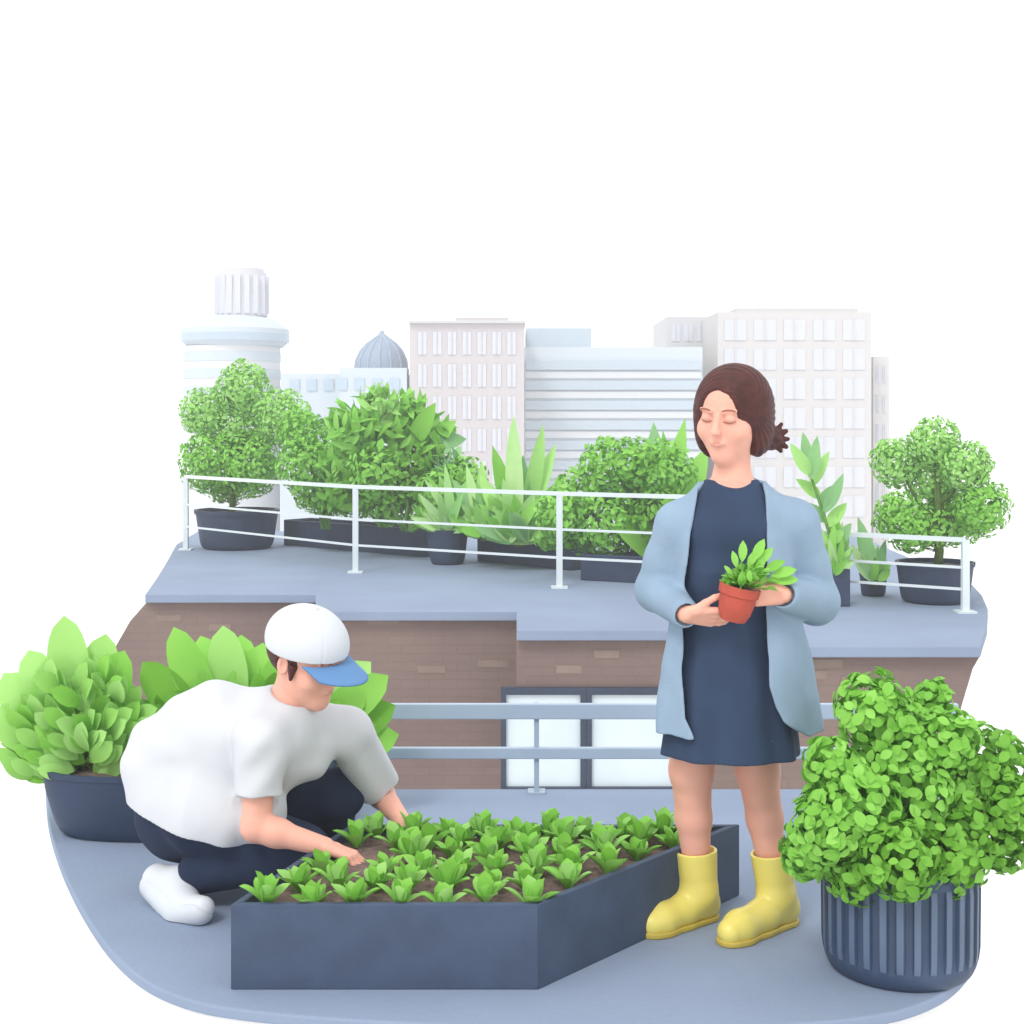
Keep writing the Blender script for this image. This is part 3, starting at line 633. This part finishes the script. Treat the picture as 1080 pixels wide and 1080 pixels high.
# seedlings: five prototypes, copied along the rows
protos = []
for v in range(5):
    lv = Leaves(); n = 9+v%3
    for k in range(n):
        a = 2*math.pi*k/n*2.4+v; el = .98 if k > 3 else 1.32; L = RNG.uniform(.07,.098)*(1 if k > 3 else 1.05); out = math.cos(el)
        dv = (math.cos(a)*out, math.sin(a)*out, math.sin(el)); lv.add([(0.004*math.cos(a),.004*math.sin(a),0)], [dv], [(-math.cos(a)*.8, -math.sin(a)*.8, .6)], L, leaf_tpl(8, .50, 1.5, .2, .28 if k > 3 else .08, .16, .6), [1,2,0,1,2][k%5])
    o0 = lv.build('seedling', [L_LIGHT,L_MID,L_DARK]); protos.append(o0); 
sp = []; rowsdef = [(.06,7),(.25,8),(.44,9),(.63,9),(.81,10),(.955,10)]
rl = ['leafy seedling in the front row of the raised bed','leafy seedling in the second row of the raised bed','leafy seedling in the third row of the raised bed','leafy seedling in the fourth row of the raised bed','leafy seedling in the fifth row of the raised bed','leafy seedling in the back row of the raised bed']
used = [False]*5; idx = 0
for r,(v,n) in enumerate(rowsdef):
    for k in range(n):
        u = .065+.87*(k/(n-1)); p = (i4[0]*(1-u)+i4[1]*u)*(1-v)+(i4[3]*(1-u)+i4[2]*u)*v
        p = p+Vector((random.uniform(-.012,.012), random.uniform(-.012,.012), 0)); q = idx%5; idx += 1
        if (Vector(P(372,905,4.2)).xy-p.xy).length < .10: continue
        if used[q]: o2 = protos[q].copy(); C.objects.link(o2)
        else: o2 = protos[q]; used[q] = True
        o2.location = (p.x, p.y, soil_z(p.x,p.y)-.004); o2.rotation_euler = (random.uniform(-.12,.12), random.uniform(-.12,.12), random.uniform(0,6.28)); s = random.uniform(.82,1.06); o2.scale = (s,s,s*random.uniform(.95,1.1))
        tag(o2, rl[r], 'seedling', rl[r].replace('leafy seedling','seedlings'))

# ================================================================ PEOPLE
def RM(yaw, pitch, roll=0): return np.array(Matrix.Rotation(math.radians(yaw),3,'Z') @ Matrix.Rotation(math.radians(pitch),3,'X') @ Matrix.Rotation(math.radians(roll),3,'Y'))
class Fr:
    def __init__(s, o, R, sc=1): s.o, s.R, s.s = np.array(o, float), np.array(R), sc
    def __call__(s, x, y, z): return s.o+s.R@(np.array([x,y,z])*s.s)
    def e(s, S, c, r, **kw): S.ell(s(*c), np.array(r)*s.s, s.R, **kw)
    def c(s, S, a, b, ra, rb, **kw): S.cone(s(*a), s(*b), ra*s.s, rb*s.s, **kw)
def head(S, f, fem=True):
    f.e(S, (0,.012,.02), (.077,.094,.092), k=.01)
    f.e(S, (0,-.02,-.035), (.066,.072,.078), k=.03)
    f.c(S, (0,-.045,-.075), (0,-.062,-.092), .038, .027 if fem else .030, k=.03)
    for sx in (-1,1):
        f.e(S, (sx*.043,-.058,-.03), (.022,.02,.022), k=.025)           # cheek
        f.e(S, (sx*.030,-.092,.010), (.018,.012,.012), k=.012, op='s')   # socket
        f.e(S, (sx*.030,-.078,.008), (.014,.012,.011), k=.006)           # closed lid
        f.c(S, (sx*.016,-.088,.026), (sx*.045,-.078,.028), .006, .005, k=.012)
        f.e(S, (sx*.078,.012,-.005), (.008,.018,.028), k=.006)           # ear
        f.e(S, (sx*.083,.006,-.004), (.004,.010,.017), k=.004, op='s')
    f.c(S, (0,-.086,.012), (0,-.104,-.022), .007, .010, k=.010)
    f.e(S, (0,-.100,-.024), (.014,.010,.008), k=.006)
    f.e(S, (0,-.088,-.052), (.020,.010,.010), k=.010)
def face_bits(parent, f, vox=.0016):
    lo = f(0,-.08,-.01)-.085*f.s; hi = f(0,-.08,-.01)+.085*f.s
    S = SDF(lo, hi, vox)
    for k in range(6):
        t0, t1 = -1+k/3, -1+(k+1)/3; c = lambda t: (.019*t, -.0962+.010*t*t, -.0515-.0015*t*t+.0008)
        f.c(S, c(t0), c(t1), .0032*(1-.5*t0*t0), .0032*(1-.5*t1*t1), k=.002)
        c2 = lambda t: (.016*t, -.0962+.010*t*t, -.0575+.003*t*t); f.c(S, c2(t0), c2(t1), .0036*(1-.6*t0*t0), .0036*(1-.6*t1*t1), k=.002)
    S.build('lips', LIP, parent)
    for nm, zz0, yy, arc, r in (('eyebrow',.0285,-.0930,.004,.0022),('eyelashes',.0015,-.0885,-.004,.0013)):
        for sx in (-1,1):
            S = SDF(f(sx*.031,-.08,.015)-.04*f.s, f(sx*.031,-.08,.015)+.04*f.s, .0012)
            for k in range(6):
                t0, t1 = -1+k/3, -1+(k+1)/3; c = lambda t: (sx*(.031+.015*t), yy+.009*(t*.5+.5)**2+.001, zz0+arc*(1-t*t))
                f.c(S, c(t0), c(t1), r, r*.9, k=.001)
            S.build(nm, LASH, parent)
def nz(v): v = np.array(v, float); return v/np.linalg.norm(v)
def hand(S, wrist, x, thumb, s=1.0, curl=(.35,.5,.4), spread=.05, tcurl=.35, topen=.9):
    """x along the fingers, thumb the thumb side; the palm faces n = x cross thumb made to suit 'flip'"""
    x = nz(x); th = nz(np.array(thumb)-x*np.dot(thumb,x)); w = np.array(wrist, float)
    n = hand.n if hand.n is not None else np.cross(x, th); n = nz(np.array(n)-x*np.dot(n,x)-th*np.dot(n,th))
    k0 = .010*s
    offs = (.030,.010,-.010,-.028); lens = (.070,.078,.072,.058); pl = (.088,.092,.088,.080)
    for i in range(4):
        kn = w+(x*pl[i]+th*offs[i])*s; S.cone(w+(x*.012+th*offs[i]*.62)*s, kn, .0150*s, .0112*s, k=k0)
        d = nz(x+th*(1.5-i)*spread); p = kn; r = (.0098,.0090,.0082,.0072) if i < 3 else (.0086,.0079,.0073,.0064); L = lens[i]*s; fr = (.46,.30,.24)
        ang = 0
        for j in range(3):
            ang += curl[j]*(1+.08*i); dd = nz(d*math.cos(ang)+n*math.sin(ang)); q = p+dd*L*fr[j]; S.cone(p, q, r[j]*s, r[j+1]*s, k=.0035*s if j or 1 else k0); p = q
    b = w+(x*.028+th*.022)*s; d0 = nz(x*math.cos(topen)+th*math.sin(topen)+n*.35); p1 = b+d0*.036*s
    d1 = nz(d0+x*.45+n*tcurl); p2 = p1+d1*.032*s; d2 = nz(d1+x*.3+n*tcurl*.8-th*.25); p3 = p2+d2*.026*s
    S.cone(b, p1, .0155*s, .0115*s, k=k0); S.cone(p1, p2, .0112*s, .0100*s, k=.004*s); S.cone(p2, p3, .0100*s, .0078*s, k=.004*s)
hand.n = None

# ---- woman
WP = thing('person', 'standing person in a pale blue cardigan, navy dress and yellow boots holding a potted plant', 'person', (.66,4.25,0))
A = lambda *a: np.array(P(*a))
neck = A(772,500,4.21); shL, shR = A(716,554,4.235), A(838,552,4.235)
elL, elR = A(693,622,4.29), A(860,634,4.30)
wrL, wrR = A(723,648,4.045), A(826,627,4.02)
hf = Fr(A(771,436,4.19), RM(-32,14,4), 1.17)
S = SDF((.30,3.86,.10), (1.02,4.44,1.74), .0034)
tor = [(.60,.648,4.2,.15,.10),(.80,.648,4.21,.158,.108),(.95,.646,4.2,.118,.09),(1.10,.65,4.2,.135,.10),(1.20,.65,4.21,.130,.082),(1.26,.65,4.215,.105,.062),(1.33,.65,4.215,.07,.05)]
S.rings(tor, k=.03)
S.cone(A(772,545,4.22), neck, .07, .046, k=.05); S.cone(neck, hf(0,.02,-.05), .050, .052, k=.03)
for sh, el, wr in ((shL,elL,wrL),(shR,elR,wrR)):
    S.cone(A(772,522,4.22), sh, .045, .047, k=.04); S.cone(sh, el, .046, .036, k=.02); S.cone(el, wr, .037, .024, k=.015)
kneeL, kneeR = A(729,812,4.27), A(799,812,4.27); anL, anR = A(736,938,4.315), A(819,942,4.28)
for hp, kn, an in ((A(745,700,4.23),kneeL,anL),(A(795,700,4.23),kneeR,anR)):
    S.cone(hp, kn, .085, .066, k=.03); mid = kn*.6+an*.4+np.array([0,.008,0]); S.cone(kn, mid, .062, .053, k=.02); S.cone(mid, an, .053, .034, k=.02)
head(S, hf)
hand.n = (0,.75,.65); hand(S, wrL, (1,.0,-.10), (0,-.65,.75), .95, (.12,.22,.2), .04, .2, .75)
hand.n = (0,1,.1); hand(S, wrR, (-1,-.04,.02), (0,-.1,1), .92, (.25,.45,.45), .05, .1, .55)
S.build('body', SKIN, WP); face_bits(WP, hf)
# dress
dr = [(.533,.650,4.21,.203,.150),(.62,.650,4.21,.192,.14),(.74,.650,4.21,.182,.132),(.86,.648,4.205,.160,.120),(.95,.645,4.2,.140,.106),(1.08,.648,4.2,.150,.116),(1.18,.65,4.205,.144,.100),(1.26,.65,4.21,.118,.078),(1.345,.65,4.215,.080,.060)]
S = SDF((.40,3.98,.50), (.90,4.42,1.40), .0036)
S.rings(dr, k=.02, folds=.006, nf=8, ph=.6)
for sh in (shL,shR): S.cone(A(772,526,4.22), sh, .058, .052, k=.03)
S.ell((.648,4.165,1.20), (.11,.075,.075), k=.04)
S.rings([(.50,.650,4.21,.192,.139),(.60,.650,4.21,.184,.132)], k=.004, op='s', folds=.006, nf=8, ph=.6)
S.ell(A(769,482,4.13), (.078,.15,.082), k=.008, op='s')
S.build('dress', DRESS, WP)
# cardigan
S = SDF((.30,3.90,.56), (1.06,4.46,1.40), .0036)
cd = [(.605,.668,4.215,.242,.178),(.70,.665,4.215,.236,.172),(.85,.660,4.21,.212,.16),(.97,.655,4.21,.186,.145),(1.10,.652,4.205,.180,.140),(1.18,.652,4.21,.168,.128),(1.26,.652,4.215,.138,.104),(1.335,.652,4.22,.098,.082)]
S.rings(cd, k=.02, folds=.007, nf=7, ph=2.2)
for sh in (shL,shR): S.cone(A(772,518,4.225), sh, .056, .062, k=.035)
S.rings([(.55,)+cd[0][1:]]+cd[1:], k=.004, op='s', off=-.013, folds=.006, nf=7, ph=2.2)
def opening(x, y, z):
    l = np.interp(z, [.60,.66,.75,1.0,1.2,1.36], [.525,.502,.495,.497,.522,.560]); r = np.interp(z, [.60,.63,.66,.70,.76,.9,1.1,1.3,1.38], [.865,.815,.775,.752,.735,.727,.731,.741,.73])
    return np.maximum(np.maximum(l-x, x-r), y-4.20)
S.fn(opening, k=.008, op='s')
S.ell(A(771,478,4.18), (.088,.16,.088), k=.008, op='s')
x,y,z = S.pts((slice(None),)*3); S.D = (S.D+.0022*np.sin(x*60+np.sin(z*16)*2.5)*np.sin(z*13+x*11+1)*np.clip((1.25-z)*3,0,1)).astype(np.float32)
for sh, el, wr, r in ((shL,elL,wrL,(.070,.064,.044)),(shR,elR,wrR,(.072,.070,.046))):
    cu = el+(wr-el)*.93; S.cone(sh, sh+(el-sh)*.55, r[0], r[0]*.93, k=.03); S.cone(sh+(el-sh)*.55, el, r[0]*.93, r[1], k=.025); S.cone(el, cu, r[1], r[2], k=.02)
    S.cone(wr+(wr-el)*.02, wr+(wr-el)*.35, r[2]*.74, r[2]*.74, k=.004, op='s')
    S.half((0,0,0),(0,0,-1)) if False else None
S.build('cardigan', CARDI, WP)
# hair
S = SDF(hf(0,0,0)-np.array([.22,.22,.22]), hf(0,0,0)+np.array([.24,.22,.2]), .0028)
hf.e(S, (0,.022,.022), (.096,.106,.100), k=.01)
hf.e(S, (-.058,.012,-.035), (.038,.070,.085), k=.03); hf.e(S, (.055,.035,-.035), (.040,.062,.082), k=.03); hf.e(S, (0,.075,-.05), (.07,.05,.08), k=.03)
bun = A(813,462,4.26); S.ell(bun, (.034,.036,.036), k=.02)
for dx,dz in ((.045,.022),(.050,-.004),(.044,-.026),(.03,.04),(.03,-.038)): S.cone(bun, bun+np.array([dx,-.004,dz]), .016, .007, k=.006)
def strands(x, y, z):
    q = hf.R.T; X = (x-hf.o[0])*hf.R[0,0]+(y-hf.o[1])*hf.R[1,0]+(z-hf.o[2])*hf.R[2,0]; Z = (x-hf.o[0])*hf.R[0,2]+(y-hf.o[1])*hf.R[1,2]+(z-hf.o[2])*hf.R[2,2]; Y = (x-hf.o[0])*hf.R[0,1]+(y-hf.o[1])*hf.R[1,1]+(z-hf.o[2])*hf.R[2,1]
    return .0013*np.sin(np.arctan2(Z-.02, Y+.05)*40+X*60)
x,y,z = S.pts((slice(None),)*3); S.D = (S.D+strands(x,y,z)).astype(np.float32)
hf.e(S, (-.004,-.130,-.040), (.062,.108,.095), k=.006, op='s')
hf.e(S, (-.006,-.130,.024), (.060,.09,.062), k=.02, op='s')
hf.c(S, (-.02,-.08,-.12), (.02,-.05,-.2), .07, .09, k=.01, op='s')
S.build('hair', HAIR, WP)
# boots
def boot(heel, toe, leg, top, name='boot'):
    h, t2, l = np.array(heel), np.array(toe), np.array(leg); x = nz(t2-h); L = np.linalg.norm(t2-h); lo = np.minimum(h,np.minimum(t2,top))-.1; hi = np.maximum(h,np.maximum(t2,top))+.1
    S = SDF(lo, hi, .003); z = np.array([0,0,1.]); u = lambda a,b: h+x*L*a+z*b
    S.cone(u(.17,.045), u(.45,.05), .043, .046, k=.02); S.cone(u(.45,.048), u(.74,.040), .046, .047, k=.02); S.cone(u(.74,.038), u(.86,.034), .046, .038, k=.02)
    S.cone(u(.20,.06), l, .048, .055, k=.03); S.cone(l, top, .056, .064, k=.02)
    S.cone(np.array(top)+nz(np.array(top)-l)*.06, np.array(top)+nz(np.array(top)-l)*.02, (.058), .058, k=.004, op='s')
    S.half(top+nz(np.array(top)-l)*.005, np.array(top)-l); S.half((0,0,.008),(0,0,-1)); b = S.build(name, YEL, WP)
    S = SDF(lo-np.array([0,0,.0]), np.array([hi[0],hi[1],.06]), .003)
    S.cone(u(.17,.01), u(.5,.01), .046, .046, k=.02); S.cone(u(.5,.01), u(.76,.01), .046, .050, k=.02); S.cone(u(.76,.01), u(.85,.01), .050, .043, k=.02)
    S.half((0,0,.017),(0,0,1)); S.half((0,0,.0005),(0,0,-1)); S.build('sole', mat('dark_yellow_rubber',(214,190,84),rough=.5), b)
for (hx,hy),(tx,ty),lg,tp in (((756,965),(676,990),(737,940),(734,898)),((840,969),(758,1000),(819,944),(814,900))):
    H0, T0 = G(hx,hy), G(tx,ty); dd = 4.31 if hx < 800 else 4.275
    boot(H0, T0, A(*lg,dd), A(*tp,dd))

# held pot
pc = Vector(A(777,635,4.01)); t = thing('terracotta_pot', 'small terracotta pot held in the standing person\'s hands', 'pot', pc)
ax = Vector((.22,-.08,1)).normalized(); u = ax.orthogonal().normalized(); v = ax.cross(u)
mb = MB(); mb.rings([(-.054,.030),(-.052,.036),(-.03,.046),(0,.051),(.02,.052),(.022,.057),(.046,.059),(.048,.054),(.04,.050)], lambda q,a: pc+ax*q[0]+(u*math.cos(a)+v*math.sin(a))*q[1], 40); mb.build('pot', TERRA, t, angle=35)
mb = MB(); mb.rings([(.042,.050),(.046,.02),(.046,.002)], lambda q,a: pc+ax*q[0]+(u*math.cos(a)+v*math.sin(a))*q[1], 24); mb.build('soil', SOIL, t, True)
top = pc+ax*.044; hp = thing('held_plant', 'bushy green plant growing in the small terracotta pot', 'plant', top)
lv = Leaves()
for k in range(150):
    a = RNG.uniform(0,6.28); el = RNG.uniform(.05,1.45); dv = np.array([math.cos(a)*math.cos(el), math.sin(a)*math.cos(el), math.sin(el)]); r = RNG.uniform(.01,.075 if dv[0] > -.1 else .045); L = RNG.uniform(.03,.05)
    p = np.array(top)+np.array([.012,0,-.004])+dv*r*np.array([1.1,.9,.75]); lv.add([p], [dv+RNG.normal(size=3)*.35+np.array([0,0,.25])], [RNG.normal(size=3)*.4+np.array([0,-.4,1])], L, leaf_tpl(4,.5,1.1,.15,.25), [1,2,1,0][k%4])
for tx,ty in ((784,574),(774,584),(797,582),(812,580),(824,592),(836,600),(766,598),(838,610),(804,572)):
    q = A(tx,ty,4.0); v0 = q-np.array(top); lv.add([q-v0*.42], [v0], [(0,-1,.6)], float(np.linalg.norm(v0))*.5, leaf_tpl(5,.42,1.05,.15,.2), 1)
lv.build('leaves', [L_LIGHT,L_MID,L_DARK], hp)
mb = MB()
for k in range(8): mb.tube([top, top+Vector((.04*math.cos(k),.03*math.sin(k),.05))], [.004,.002], 6)
mb.build('stem', STEM, hp, True)

# ---- man
MP = thing('person', 'crouching person in a white shirt, navy trousers and blue peaked white cap', 'person', (-1.0,4.5,0))
pel = A(196,848,4.60); sp1 = A(200,805,4.62); sp2 = A(235,785,4.56); ch = A(292,775,4.47); nk = A(306,740,4.44)
sN, sF = A(276,782,4.33), A(366,772,4.58)
eN, eF = A(270,872,4.30), A(402,838,4.74)
wN, wF = A(343,893,4.27), A(424,866,4.56)
hN, kN, aN = A(208,862,4.48), A(322,898,4.42), A(192,926,4.45)
hF, kF, aF = A(225,852,4.74), A(353,840,4.66), A(352,886,4.88)
mf = Fr(A(324,694,4.40), RM(58,20,-6), 1.19)
S = SDF((-1.42,4.05,.0), (-.26,5.02,1.05), .0038)
S.cone(pel, sp1, .135, .135, k=.04); S.cone(sp1, sp2, .135, .14, k=.05); S.cone(sp2, ch, .14, .125, k=.05); S.cone(ch, nk, .10, .055, k=.05)
S.cone(nk, mf(0,.02,-.05), .058, .060, k=.03); S.cone(ch, sN, .09, .052, k=.04); S.cone(ch, sF, .09, .052, k=.04)
S.cone(sN, eN, .055, .043, k=.02); S.cone(eN, wN, .045, .028, k=.02); S.cone(sF, eF, .055, .043, k=.02); S.cone(eF, wF, .043, .028, k=.02)
fm = eN*.7+wN*.3; S.ell(fm, (.047,.043,.043), k=.02)
for h0,k0,a0 in ((hN,kN,aN),(hF,kF,aF)):
    S.cone(pel, h0, .12, .10, k=.04); S.cone(h0, k0, .09, .058, k=.02); S.cone(k0, a0, .055, .036, k=.02)
head(S, mf, False)
hand.n = (.2,-.1,-1); hand(S, wN, (.95,-.10,-.30), (0,1,0), 1.0, (.45,.55,.4), .06, .5, .6)
hand.n = (-.9,-.2,-.3); hand(S, wF, (.22,-.25,-1), (.1,-1,.1), 1.0, (.3,.4,.3), .06, .4, .5)
S.build('body', SKIN, MP); face_bits(MP, mf)
# shirt
S = SDF((-1.46,4.02,.06), (-.26,5.0,.92), .004)
S.cone(A(192,838,4.60), A(190,805,4.61), .168, .172, k=.04); S.cone(A(190,805,4.61), A(228,783,4.56), .172, .182, k=.05); S.cone(A(228,783,4.56), A(288,776,4.48), .182, .148, k=.05)
S.cone(A(240,815,4.50), A(215,830,4.52), .13, .14, k=.05); S.cone(A(198,838,4.59), A(206,872,4.56), .168, .172, k=.04); S.cone(A(205,842,4.53), A(222,866,4.47), .165, .15, k=.04); S.cone(A(222,850,4.47), A(268,860,4.42), .15, .10, k=.05)
S.cone(ch, A(306,752,4.44), .125, .082, k=.05); S.cone(A(290,768,4.42), sN, .10, .078, k=.05); S.cone(A(300,765,4.48), sF, .105, .074, k=.05)
S.cone(A(300,800,4.47), A(325,795,4.50), .085, .075, k=.05)
TOR = S; S = SDF((-1.46,4.02,.06), (-.26,5.0,.92), .004)
def sleeve(s0, e0, t, r0, r1, nrm=None):
    end = s0+(e0-s0)*t; S.cone(s0, end, r0, r1, k=.03); return end
eN2 = s_end = sleeve(sN, eN, .62, .078, .072); eF2 = sleeve(sF, eF, .86, .076, .074)
# cut hem and cuffs
def cut(end, axis, r, L=.2):
    ax_ = nz(axis); lo = end-r*2.4; hi = end+r*2.4+0
    def f(x,y,z):
        dx,dy,dz = x-end[0], y-end[1], z-end[2]; t = dx*ax_[0]+dy*ax_[1]+dz*ax_[2]; rad = np.sqrt(np.maximum(dx*dx+dy*dy+dz*dz-t*t,0)); return np.maximum(rad-r*1.35, np.maximum(-t, t-r*1.9))
    S.fn(f, k=.004, op='s', lo=lo, hi=hi)
    S.cone(end-ax_*.02, end+ax_*.05, r*.76, r*.76, k=.003, op='s')
cut(eN2, (eN-sN)+np.array([0,0,-.06]), .078); cut(eF2, (eF-sF)+np.array([.02,0,-.02]), .08)
SL = S; S = TOR; S.comb((slice(None),)*3, SL.D, .035, 'u')
S.half(A(215,874,4.45), (-.22,.0,-1), k=.01)
def wr(x,y,z): return .0052*np.sin(44*(x*.95+z*.30+y*.2)+2.2*np.sin(z*9+y*6))*np.clip(np.sin(z*10-x*6+1.3)+.35,0,1)+.0038*np.sin(60*(z*.8-x*.5)+2*np.sin(x*12))*np.clip(np.sin(x*9+z*4)-.1,0,1)
x,y,z = S.pts((slice(None),)*3); S.D = (S.D+wr(x,y,z)).astype(np.float32)
S.ell(A(314,722,4.42), (.082,.085,.07), k=.01, op='s')
S.build('shirt', SHIRT, MP)
# trousers
S = SDF((-1.42,4.15,.0), (-.3,5.02,.72), .004)
S.cone(pel+np.array([0,0,.04]), pel+np.array([.0,0,-.02]), .158, .155, k=.04)
S.cone(pel+np.array([0,0,-.03]), hN, .140, .108, k=.05); S.cone(pel, hF, .14, .11, k=.05)
S.cone(hN, kN, .112, .080, k=.03); S.cone(kN, aN+(kN-aN)*.10, .078, .060, k=.02)
S.cone(hF, kF, .11, .080, k=.03); S.cone(kF, aF+(kF-aF)*.08, .080, .058, k=.02); S.cone(kF+np.array([-.0,-.01,.03]), kF+np.array([.05,-.0,-.0]), .062, .05, k=.03)
S.fn(lambda x,y,z: (y*.9-x*.4)*0+(z-.62), k=.01, op='i')
x,y,z = S.pts((slice(None),)*3); S.D = (S.D+.0035*np.sin(x*45+z*30+np.sin(y*25)*1.5)*np.sin(z*22-x*9)).astype(np.float32)
S.half((0,0,.006),(0,0,-1))
S.build('trousers', PANTS, MP)
# shoes
def shoe(heel, ball, toe, ank, mfac):
    h, b, t2, a = map(np.array, (heel, ball, toe, ank)); lo = np.minimum(np.minimum(h,t2),np.minimum(a,b))-.09; hi = np.maximum(np.maximum(h,t2),np.maximum(a,b))+.09
    S = SDF(lo, hi, .003); S.cone(h, b, .042, .046, k=.02); S.cone(b, t2, .045, .036, k=.02); S.cone(h, a, .045, .046, k=.03); S.cone(b*.6+a*.4, a, .04, .042, k=.03)
    S.half((0,0,.004),(0,0,-1)); s = S.build('shoe', SHOE, MP)
    S = SDF(lo, hi, .003); up = nz(a-(h+b)/2); S.cone(h-up*.022, b-up*.026, .045, .048, k=.02); S.cone(b-up*.022+np.array([0,0,.0]), t2-up*.012, .046, .040, k=.02)
    S.cone(h+up*.03, b+up*.028, .051, .054, k=.003, op='s'); S.cone(b+up*.028, t2+up*.03, .054, .047, k=.003, op='s')
    S.half((0,0,.0015),(0,0,-1)); S.build('sole', mat('pale_shoe_sole',(222,228,235),rough=.7), s)
    S = SDF(a-.08, a+.08, .003); ad = nz(a-b); S.cone(a+up*.020, a+up*.028, .034, .034, k=.01); S.build('collar', SHOEG, s)
shoe(A(167,928,4.50), A(196,957,4.36), A(214,958,4.30), A(190,930,4.44), 0)
aa = aF; shoe((aa[0]-.05,aa[1]+.02,.048), (aa[0]+.08,aa[1]-.02,.045), (aa[0]+.13,aa[1]-.03,.04), (aa[0],aa[1],.085), 0)
# cap
S = SDF(mf.o-.26, mf.o+.26, .0032)
mf.e(S, (0,.012,.045), (.103,.116,.092), k=.01)
cp = mf(0,0,.026); S.half(cp, -(mf.R@np.array([0,.12,1])), k=.004)
mf.e(S, (0,.006,.035), (.090,.103,.085), k=.003, op='s')
mf.e(S, (0,.012,.138), (.012,.012,.006), k=.004)
def seams(x,y,z):
    dx,dy,dz = x-mf.o[0], y-mf.o[1], z-mf.o[2]; R = mf.R; X = dx*R[0,0]+dy*R[1,0]+dz*R[2,0]; Y = dx*R[0,1]+dy*R[1,1]+dz*R[2,1]; an = np.arctan2(Y, X); return .0016*np.exp(-(np.sin(an*3)/.06)**2)
x,y,z = S.pts((slice(None),)*3); S.D = (S.D+seams(x,y,z)).astype(np.float32)
cap = S.build('cap', CAPW, MP)
mb = MB(); vs, fs = [], []; na, nr = 24, 8
for side in (0,1):
    for i in range(nr+1):
        for j in range(na+1):
            a = -1.02+2.04*j/na; r = i/nr; x0 = .097*math.sin(a); y0 = -.100*math.cos(a); x1 = .092*math.sin(a)*1.0; y1 = -.112*math.cos(a*.9)-.078*math.cos(a)**.8
            x = x0*(1-r)+x1*r; y = y0*(1-r)+y1*r; zz1 = .030-.010*r-.9*x*x*2.2*(.4+.6*r)-(.004 if side else 0); vs.append(mf(x, y, zz1))
n1 = (nr+1)*(na+1); I = lambda s,i,j: s*n1+i*(na+1)+j
for i in range(nr):
    for j in range(na): fs += [(I(0,i,j),I(0,i,j+1),I(0,i+1,j+1),I(0,i+1,j)), (I(1,i,j),I(1,i+1,j),I(1,i+1,j+1),I(1,i,j+1))]
for j in range(na): fs.append((I(0,nr,j),I(0,nr,j+1),I(1,nr,j+1),I(1,nr,j)))
for i in range(nr): fs += [(I(0,i,0),I(0,i+1,0),I(1,i+1,0),I(1,i,0)), (I(0,i,na),I(1,i,na),I(1,i+1,na),I(0,i+1,na))]
mb.add(vs, fs); mb.build('peak', CAPB, cap, True)
# hair under the cap
S = SDF(mf.o-.2, mf.o+.2, .003)
mf.e(S, (0,.025,.015), (.083,.098,.080), k=.01); mf.c(S, (-.076,-.018,.0), (-.078,-.022,-.030), .012, .005, k=.01); mf.c(S, (.076,-.018,.0), (.078,-.022,-.030), .012, .005, k=.01)
mf.e(S, (0,-.13,-.04), (.12,.115,.12), k=.004, op='s'); mf.e(S, (0,.0,-.12), (.12,.2,.06), k=.006, op='s')
mf.e(S, (-.085,.014,-.008), (.02,.020,.028), k=.004, op='s'); mf.e(S, (.085,.014,-.008), (.02,.020,.028), k=.004, op='s')
S.build('hair', HAIR, MP)

# ================================================================ CAMERA
cam = bpy.data.objects.new('camera', bpy.data.cameras.new('camera')); C.objects.link(cam)
cam.location = (0,0,H); cam.rotation_euler = (math.pi/2,0,0); cam.data.sensor_width = 36; cam.data.lens = 36*F/1080
cam.data.shift_y = -100/1080; cam.data.clip_end = 8000; bpy.context.scene.camera = cam
sc = bpy.context.scene; sc.view_settings.view_transform = 'Standard'; sc.view_settings.look = 'None'; sc.view_settings.exposure = .42; sc.view_settings.gamma = 1
sc.cycles.max_bounces = 8; sc.cycles.volume_bounces = 3
